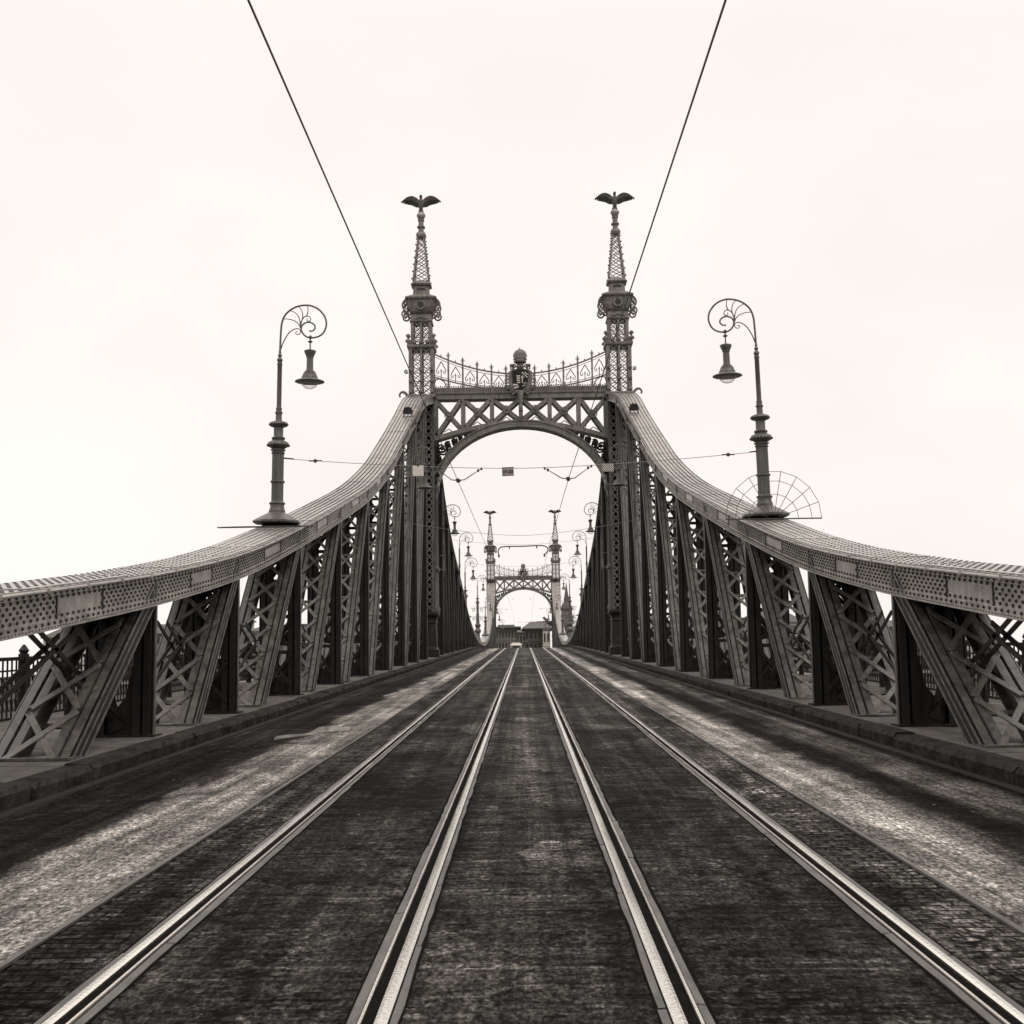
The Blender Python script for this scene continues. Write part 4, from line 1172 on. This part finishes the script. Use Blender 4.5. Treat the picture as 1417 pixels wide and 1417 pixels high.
def span(y, zend, zmid, xe, lab, detail):
    t = thing('span_wire', (0, y, zmid), lab, 'span wire', 'cross wires carrying the tram line')
    mb = MB()
    def zz(x): return zmid+(zend-zmid)*(abs(x)/xe)**1.6
    xs = [-xe+2*xe*i/28 for i in range(29)]
    mb.tube([(x, y, zz(x)) for x in xs], .008 if detail else .009, 5)
    mb.build('cable', 'thinwire', t)
    if detail:
        def insul(x, z, r, h):
            q = MB(); q.lathe(x, y, z, [(.01, -h), (r, -h*.55), (r, h*.55), (.01, h)], 8); q.build('insulator', 'wire', t, True)
        for xn in (XL, XR):
            zn = wire_z(y)+.02
            for s in (-1, 1):
                br = MB()
                xa = xn+s*.60
                for yy in (-.06, .06):
                    br.tube([(xa, y, zz(xa)), (xn+s*.16, y+yy, zn+.02), (xn, y+yy*.5, zn)], .007, 5)
                br.build('bridle', 'wire', t)
                insul(xa-s*.02, zz(xa)-.02, .028, .035); insul(xa-s*.10, zz(xa)-.06, .03, .04)
            br = MB(); br.bar((xn-.03, y-.14, zn), (xn+.03, y+.14, zn+.01), .06, .05); br.build('clip', 'wire', t)
            insul(xn, zn, .05, .06)
        for s in (-1, 1):
            xa = s*(xe-.22); xb = s*(xe-.85)
            br = MB(); br.bar((xa+s*.16, y, zz(xa)+.03), (xa-s*.1, y, zz(xa)), .03, .03); br.build('turnbuckle', 'wire', t)
            br = MB(); br.bar((xb-.16, y, zz(xb)+.0), (xb+.16, y, zz(xb)), .03, .03); br.build('turnbuckle', 'wire', t)
            insul(xb, zz(xb), .045, .05)
    return zz
za = lambda y, px: E(px, y)
zz1 = span(33.0, E(629.4, 33), E(648, 33), 5.98, 'near cross wire between the two big lamps with three small plates on it', True)
zz2 = span(61.0, E(720, 61), E(741, 61), 5.4, 'middle cross wire behind the near arch', False)
span(98.0, E(745, 98), E(754, 98), 5.4, 'cross wire beyond the near portal', False)
span(136.0, E(778, 136), E(784, 136), 5.8, 'faint cross wire above the far portal', False)
# rigid bowed tube that spreads the two wires beyond the near portal
yb = 78.0
t = thing('wire_spreader', (0, yb, E(757, yb)), 'bowed rod frame hanging between the tram wires beyond the near arch', 'wire spreader')
mb = MB(); zt_ = E(756, yb)
mb.tube(spline([(-1.40, yb, zt_-.50), (-1.44, yb, zt_-.28), (-1.36, yb, zt_-.10), (-1.15, yb, zt_-.01), (-.6, yb, zt_), (0, yb, zt_), (.6, yb, zt_+.02), (1.15, yb, zt_+.02), (1.4, yb, zt_-.08), (1.46, yb, zt_-.28), (1.25, yb, zt_-.52)], 4), .035, 7)
mb.build('bowed_rod', 'wire', t)
mb = MB()
for x in (-.80, .80): mb.tube([(x, yb, zt_), (x+.02, yb, zt_-.16)], .05, 6, .02)
for x in (-1.40, 1.25): mb.lathe(x, yb, zt_-.55, [(.02, -.1), (.06, -.03), (.06, .05), (.02, .1)], 8)
mb.build('insulator', 'wire', t)
# far wires pulled apart near mid-span
t = thing('wire_spreader', (0, 150, E(861, 150)), 'small far cross wire seen through the far arch', 'span wire')
mb = MB(); y = 150; z = wire_z(150)
for x in (-.62, .52): pass
mb.tube([(-.66, y, E(861, y)), (.56, y, E(861, y))], .012, 5)
for x in (-.66, .56): mb.lathe(x, y, E(861, y), [(.01, -.05), (.05, 0), (.01, .05)], 6)
for s, x0 in ((-1, XL), (1, XR)):
    mb.lathe(s*1.85, y, E(843, y), [(.01, -.06), (.07, 0), (.01, .06)], 6); mb.tube([(s*1.85, y, E(843, y)), (s*5.6, y, E(838, y))], .01, 5)
    mb.lathe(s*.95-.2, y, E(829, y), [(.01, -.06), (.07, 0), (.01, .06)], 6)
mb.build('bridle', 'wire', t)

# plates hanging on the near cross wire
def text_mesh(txt, size, loc, m, parent, name):
    cu = bpy.data.curves.new(name, 'FONT'); cu.body = txt; cu.size = size; cu.align_x = 'CENTER'; cu.align_y = 'CENTER'; cu.extrude = .002; cu.offset = size*.03
    cu.materials.append(M[m])
    o = bpy.data.objects.new('tmp', cu); me = bpy.data.meshes.new_from_object(o); bpy.data.objects.remove(o)
    o = bpy.data.objects.new(name, me); COL.objects.link(o); o.parent = parent
    o.location = loc; o.rotation_euler = (math.pi/2, 0, 0); return o
def plate(x, w_, h_, m, label, cat, rot):
    z = zz1(x)
    t = thing('hanging_plate', (x, 32.96, z), label, cat)
    b = MB(); b.box(x-w_/2, x+w_/2, 32.948, 32.958, z-h_+.015, z+.015)
    pl = b.build('sign_panel', m, t)
    c = MB()
    c.box(x-w_/2-.006, x+w_/2+.006, 32.944, 32.946, z+.003, z+.02); c.box(x-w_/2-.006, x+w_/2+.006, 32.944, 32.946, z-h_+.01, z-h_+.028)
    t.rotation_euler = (0, rot, 0)
    return t, pl, z, c
t, pl, z, c = plate(-.345, .29, .21, 'greyplate', 'small grey plate marked 27-03 hanging on the near cross wire', 'sign', R(-1.8))
c.build('sign_frame', 'iron_dark', t)
text_mesh('27-03', .115, (0, -.018, -.095), 'black', t, 'lettering')
t, pl, z, c = plate(-2.57, .27, .265, 'white', 'blank white square plate on the near cross wire', 'sign', R(-1))
c = MB(); c.box(-2.59, -2.55, 32.93, 32.97, z+.0, z+.035); c.build('hook', 'iron_dark', t)
t, pl, z, c = plate(2.14, .29, .20, 'black', 'diagonally striped black and white plate on the near cross wire', 'sign', R(1))
sb = MB()
for i in range(-3, 7):
    x0 = -.145+.052*i
    P = []
    for (ax, az) in ((x0, -.185), (x0+.027, -.185), (x0+.027+.17, .013), (x0+.17, .013)): P.append((ax, az))
    # clip to the plate
    def clip(poly, xlim, sgn):
        out = []
        for k in range(len(poly)):
            a, b = poly[k], poly[(k+1) % len(poly)]
            ia, ib = (a[0]-xlim)*sgn <= 0, (b[0]-xlim)*sgn <= 0
            if ia: out.append(a)
            if ia != ib:
                u = (xlim-a[0])/(b[0]-a[0]); out.append((xlim, a[1]+u*(b[1]-a[1])))
        return out
    P = clip(P, .143, 1)
    if len(P) > 2: P = clip(P, -.143, -1)
    if len(P) > 2: sb.slab_xz([(2.14+a, z+b) for a, b in P], 32.944, 32.947)
sb.build('stripes', 'white', t)

# small floodlights perched on the chords below the portal
for sx, nm in ((-1, 'left'), (1, 'right')):
    y = 68.5; x = sx*5.85; z = ztop(y)
    t = thing('floodlight', (x, y, z), f'small dark floodlight perched high on the {nm} truss top below the tower', 'floodlight', 'floodlights on the truss tops')
    b = MB(); b.box(x-.2, x+.2, y-.12, y+.12, z+.16, z+.46); b.sq(x, y, [(z+.46, .16, .10), (z+.52, .08, .06)]); b.build('housing', 'iron_dark', t)
    b = MB(); b.box(x-.25, x-.21, y-.05, y+.05, z, z+.35); b.box(x+.21, x+.25, y-.05, y+.05, z, z+.35); b.box(x-.25, x+.25, y-.05, y+.05, z-.05, z+.02); b.build('bracket', 'iron', t)

# ---------------------------------------------------------------- footway railing outside the trusses
def railing(sx, nm):
    xr = sx*8.7
    t = thing('footway_railing', (xr, 60, road(60)), f'ornate iron railing of the footway outside the {nm} truss', 'railing', 'outer railings of the footways')
    ROOT[t] = Vector((0, 0, 0))
    pm = MB(); L_ = 2.4
    pm.bar((0, 0, 1.12), (0, L_, 1.12), .09, .06, (0, 0, 1)); pm.bar((0, 0, .12), (0, L_, .12), .05, .05); pm.bar((0, 0, .92), (0, L_, .92), .03, .03)
    for k in range(12):
        yy = .1+k*.2; pm.bar((0, yy, .12), (0, yy, 1.1), .025, .025)
        pm.tube([(0, yy+.1+.07*math.cos(a), .34+.10*math.sin(a)) for a in [2*math.pi*j/8 for j in range(9)]], .014, 4)
        pm.tube([(0, yy+.1+.06*math.cos(a), .68+.14*math.sin(a)) for a in [2*math.pi*j/8 for j in range(9)]], .014, 4)
    ps = MB(); ps.box(-.07, .07, -.07, .07, 0, 1.2); ps.lathe(0, 0, 1.2, [(.06, 0), (.09, .06), (.02, .16)], 8)
    p0 = pm.build('railing_panel', 'iron_dark', t); q0 = ps.build('railing_post', 'iron_dark', t)
    for i in range(84):
        y = 9.0+L_*i
        for j, src in enumerate((p0, q0)):
            o = src if i == 0 else src.copy()
            if i: COL.objects.link(o); o.parent = t
            o.location = (0, y-60, deck(y)-road(60)); o.rotation_euler = (math.atan(S) if j == 0 else 0, 0, 0)
for sx, nm in ((-1, 'left'), (1, 'right')): railing(sx, nm)

# ---------------------------------------------------------------- tram coming over the crest
def tram():
    x, y = -1.48, 240.0; z = road(y)
    t = thing('tram', (x, y, z), 'distant pale tram rising over the crest of the road', 'tram')
    b = MB(); b.sq(x, y+9, [(z+.35, 1.15, 9.0), (z+.9, 1.22, 9.0), (z+1.6, 1.22, 9.0), (z+2.75, 1.14, 8.9), (z+3.1, 1.0, 8.8)], .25); b.build('body', 'tram', t)
    b = MB(); b.sq(x, y+9, [(z+3.1, 1.08, 8.8), (z+3.3, 1.05, 8.6), (z+3.42, .8, 8.2)], .2)
    for k in range(4): b.box(x-.7, x+.7, y+2+4*k, y+4+4*k, z+3.40, z+3.62)
    b.build('roof', 'tram_light', t)
    b = MB(); b.slab_xz([(x-.95, z+1.5), (x+.95, z+1.5), (x+.88, z+2.6), (x-.88, z+2.6)], y-.03, y+.10); b.build('windscreen', 'window', t)
    b = MB(); b.box(x-.6, x+.6, y-.05, y+.10, z+2.72, z+2.98); b.build('destination_box', 'black', t)
    for s in (-1, 1):
        b = MB(); b.lathe(x+s*.8, y-.02, z+1.05, [(.02, -.13), (.13, -.06), (.13, .06), (.02, .13)], 10); b.build('headlight', 'white', t)
        b = MB()
        for k in range(5): b.box(x+s*1.17, x+s*1.20, y+1.2+3.3*k, y+3.6+3.3*k, z+1.55, z+2.6)
        b.build('side_windows', 'window', t)
    b = MB(); b.bar((x, y+8, z+3.5), (x, y+9.2, z+4.4), .05, .05); b.bar((x, y+9.2, z+4.4), (x, y+8.2, z+5.3), .05, .05); b.bar((x-.7, y+8.2, z+5.3), (x+.7, y+8.2, z+5.3), .06, .05); b.build('pantograph', 'wire', t)
    b = MB()
    for yy in (3, 6, 12, 15):
        for s in (-1, 1): b.bar((x+s*.7, y+yy, z+.34), (x+s*.8, y+yy, z+.34), .6, .6)
    b.build('wheels', 'iron_dark', t)
tram()

# ---------------------------------------------------------------- far bank: houses, trees
GZ = -0.6
def house(name, x0, x1, y0, y1, h, wall, roof_h, floors, cols, label, roof='hip', arcade=False, over=.6):
    t = thing(name, ((x0+x1)/2, y0, GZ), label, 'building')
    b = MB(); b.box(x0, x1, y0, y1, GZ, GZ+h)
    for f in range(1, floors): b.box(x0-.15, x1+.15, y0-.18, y0-.002, GZ+h*f/floors-.15, GZ+h*f/floors+.1)
    b.build('wall', wall, t)
    b = MB(); cx, cy = (x0+x1)/2, (y0+y1)/2; hx, hy = (x1-x0)/2, (y1-y0)/2
    if roof == 'hip': b.sq(cx, cy, [(GZ+h+.003, hx+over, hy+over), (GZ+h+.35, hx+over, hy+over), (GZ+h+.35+roof_h, hx*.55, hy*.25)])
    else: b.sq(cx, cy, [(GZ+h+.003, hx+over, hy+over), (GZ+h+.5, hx+over, hy+over), (GZ+h+.55, hx*.8, hy*.8), (GZ+h+roof_h, hx*.75, hy*.75)])
    b.build('roof', 'roof', t)
    first = None
    ww = (x1-x0)/cols*.5; fh = h/floors
    for f in range(floors):
        for c in range(cols):
            cxw = x0+(x1-x0)*(c+.5)/cols; z0 = GZ+fh*f+fh*.22; hh = fh*.58
            b = MB()
            if arcade and f == 0:
                b.slab_xz([(cxw-ww*.8, GZ+.1), (cxw+ww*.8, GZ+.1), (cxw+ww*.8, GZ+fh*.5), (cxw+ww*.5, GZ+fh*.72), (cxw, GZ+fh*.82), (cxw-ww*.5, GZ+fh*.72), (cxw-ww*.8, GZ+fh*.5)], y0-.06, y0+.05)
            else:
                b.box(cxw-ww/2, cxw+ww/2, y0-.06, y0+.05, z0, z0+hh)
            b.build('window', 'window', t)
    return t
def sizeX(px, D): return (px-726)*D*.995/F
D = 430.0
house('riverside_house', sizeX(686, D), sizeX(716, D), D, D+22, E(869, D)-GZ, 'mid_wall', 1.2, 4, 7, 'low flat roofed building at left under the far arch', 'flat', False, 1.3)
house('riverside_house', sizeX(727, D), sizeX(762, D), D, D+25, E(871, D)-GZ, 'dark_wall', 2.4, 4, 6, 'dark arcaded building at right under the far arch', 'hip', True, 1.0)
house('riverside_house', sizeX(715, 470), sizeX(728, 470), 470, 485, E(876, 470)-GZ, 'mid_wall', 1.0, 3, 3, 'small house between the two larger ones at the road end', 'hip')
house('riverside_house', sizeX(752, 425), sizeX(761, 425), 423, 429, E(873, 425)-GZ, 'pale_wall', .6, 3, 2, 'narrow pale house beside the right tower of the far portal', 'flat', False, .3)
# pavilion roof above the right-hand building
t = thing('roof_pavilion', (sizeX(755, 440), 440, E(868, 440)), 'flat winged pavilion on the roof right of the far arch', 'pavilion')
b = MB(); a0, a1 = sizeX(748, 440), sizeX(766, 440); b.box(a0, a1, 440, 446, E(870, 440), E(863, 440)); b.build('wall', 'mid_wall', t)
b = MB(); b.slab_xz([(a0-1.2, E(860.5, 440)), (a1, E(859.5, 440)), (a1, E(862.5, 440)), (a0-.2, E(863, 440))], 438.5, 447); b.build('roof', 'roof', t)
b = MB(); b.bar((sizeX(753, 440), 443, E(854, 440)), (sizeX(760, 440), 443, E(861, 440)), .8, .8); b.build('mast', 'roof', t)
# spired tower right of the far portal
D = 420; xc = sizeX(785.5, D)
t = thing('spired_tower', (xc, D, GZ), 'dark pointed spire rising right of the far portal', 'church tower')
b = MB(); zb_, zsp = E(836, D), E(806, D)
b.sq(xc, D, [(GZ, 1.7, 1.7), (E(870, D), 1.7, 1.7), (E(860, D), 1.9, 1.9), (E(846, D), 1.6, 1.6)], .4); b.build('wall', 'mid_wall', t)
b = MB(); b.lathe(xc, D, 0, [(1.9, E(846.2, D)), (2.1, E(843, D)), (1.5, E(838, D)), (1.0, E(834, D)), (.9, E(830, D)), (.55, E(822, D)), (.25, E(813, D)), (.05, zsp)], 8); b.build('roof', 'roof', t)
for s in (-1, 1):
    b = MB(); b.box(xc+s*.7-.3, xc+s*.7+.3, D-1.75, D-1.6, E(866, D), E(852, D)); b.build('window', 'window', t)
# river front on both sides, mostly behind the trusses
fr = random.Random(11)
def front(sgn):
    x = 22.0; i = 0
    names = ['first', 'second', 'third', 'fourth', 'fifth', 'sixth']
    while x < 150 and i < 6:
        wd = fr.uniform(16, 24); h = fr.uniform(13, 19)
        a, b_ = (x, x+wd) if sgn > 0 else (-x-wd, -x)
        house('quay_house', a, b_, 405+fr.uniform(-3, 3), 425, h, ['pale_wall', 'mid_wall', 'pale_wall'][i % 3], fr.uniform(2, 4), 4, 6,
              f'{names[i]} quay house counted outwards from the far portal on the {"right" if sgn > 0 else "left"} bank front')
        x += wd+fr.uniform(.5, 3); i += 1
front(1); front(-1)
def tree(x, y, h, cr, label, seed):
    r3 = random.Random(seed); z0 = GZ
    t = thing('broadleaf_tree', (x, y, z0), label, 'tree', 'trees on the far bank')
    tr = MB(); tr.tube([(x, y, z0), (x+.1, y, z0+h*.35), (x, y+.1, z0+h*.7)], .3, 7, .12)
    for k in range(6):
        a = r3.uniform(0, 6.28); tr.tube([(x, y, z0+h*r3.uniform(.35, .6)), (x+math.cos(a)*cr*.7, y+math.sin(a)*cr*.7, z0+h*r3.uniform(.6, .9))], .1, 5, .03)
    tr.build('trunk', 'bark', t)
    lf = MB()
    cl = [(r3.uniform(-1, 1), r3.uniform(-1, 1), r3.uniform(-1, 1)) for _ in range(22)]
    for (a, b_, c_) in cl:
        n_ = math.sqrt(a*a+b_*b_+c_*c_) or 1
        f = r3.uniform(.35, 1)/n_
        cx, cy, cz = x+a*f*cr, y+b_*f*cr, z0+h*.66+c_*f*h*.32
        for k in range(55):
            p = Vector((cx+r3.gauss(0, cr*.2), cy+r3.gauss(0, cr*.2), cz+r3.gauss(0, cr*.17)))
            u = Vector((r3.gauss(0, 1), r3.gauss(0, 1), r3.gauss(0, 1))).normalized()*.24; v = u.orthogonal().normalized()*.16
            lf.add([p-u, p+v, p+u, p-v], [(0, 1, 2, 3)])
    lf.build('crown', 'leaf', t)
D = 395
tree(sizeX(780, D), D, E(850, D)-GZ, 2.6, 'tall dark tree left of the pointed spire by the far portal', 1)
tree(sizeX(794, D), D+4, E(848, D)-GZ, 2.9, 'tall dark tree right of the pointed spire by the far portal', 2)
tree(sizeX(714, 400), 400, E(880, 400)-GZ, 1.9, 'small tree before the left building under the far arch', 3)
tree(sizeX(722, 405), 405, E(882, 405)-GZ, 1.7, 'small tree before the gap between the houses under the far arch', 4)

# ---------------------------------------------------------------- river, banks, piers
b = MB(); b.box(-3000, 3000, -3000, 346, -10.4, -9.4); tag(b.build('river', 'water'), kind='structure')
b = MB(); b.box(-3000, 3000, 346.2, 6000, -10.3, GZ); tag(b.build('ground', 'earth'), kind='structure')
b = MB(); b.box(-3000, 3000, -600, -5.0, -10.35, -0.7); tag(b.build('near_bank', 'earth'), kind='structure')
for D, nm in ((D1, 'near'), (D2, 'far')):
    t = thing('bridge_pier', (0, D, -9.4), f'stone river pier under the {nm} portal', 'bridge pier')
    b = MB(); z = road(D)-1.02; b.sq(0, D, [(-9.9, 10.5, 3.6), (-7.5, 10.2, 3.3), (z-.9, 9.4, 2.8), (z-.85, 9.8, 3.1), (z, 9.8, 3.1)], 1.6); b.build('masonry', 'stone', t)
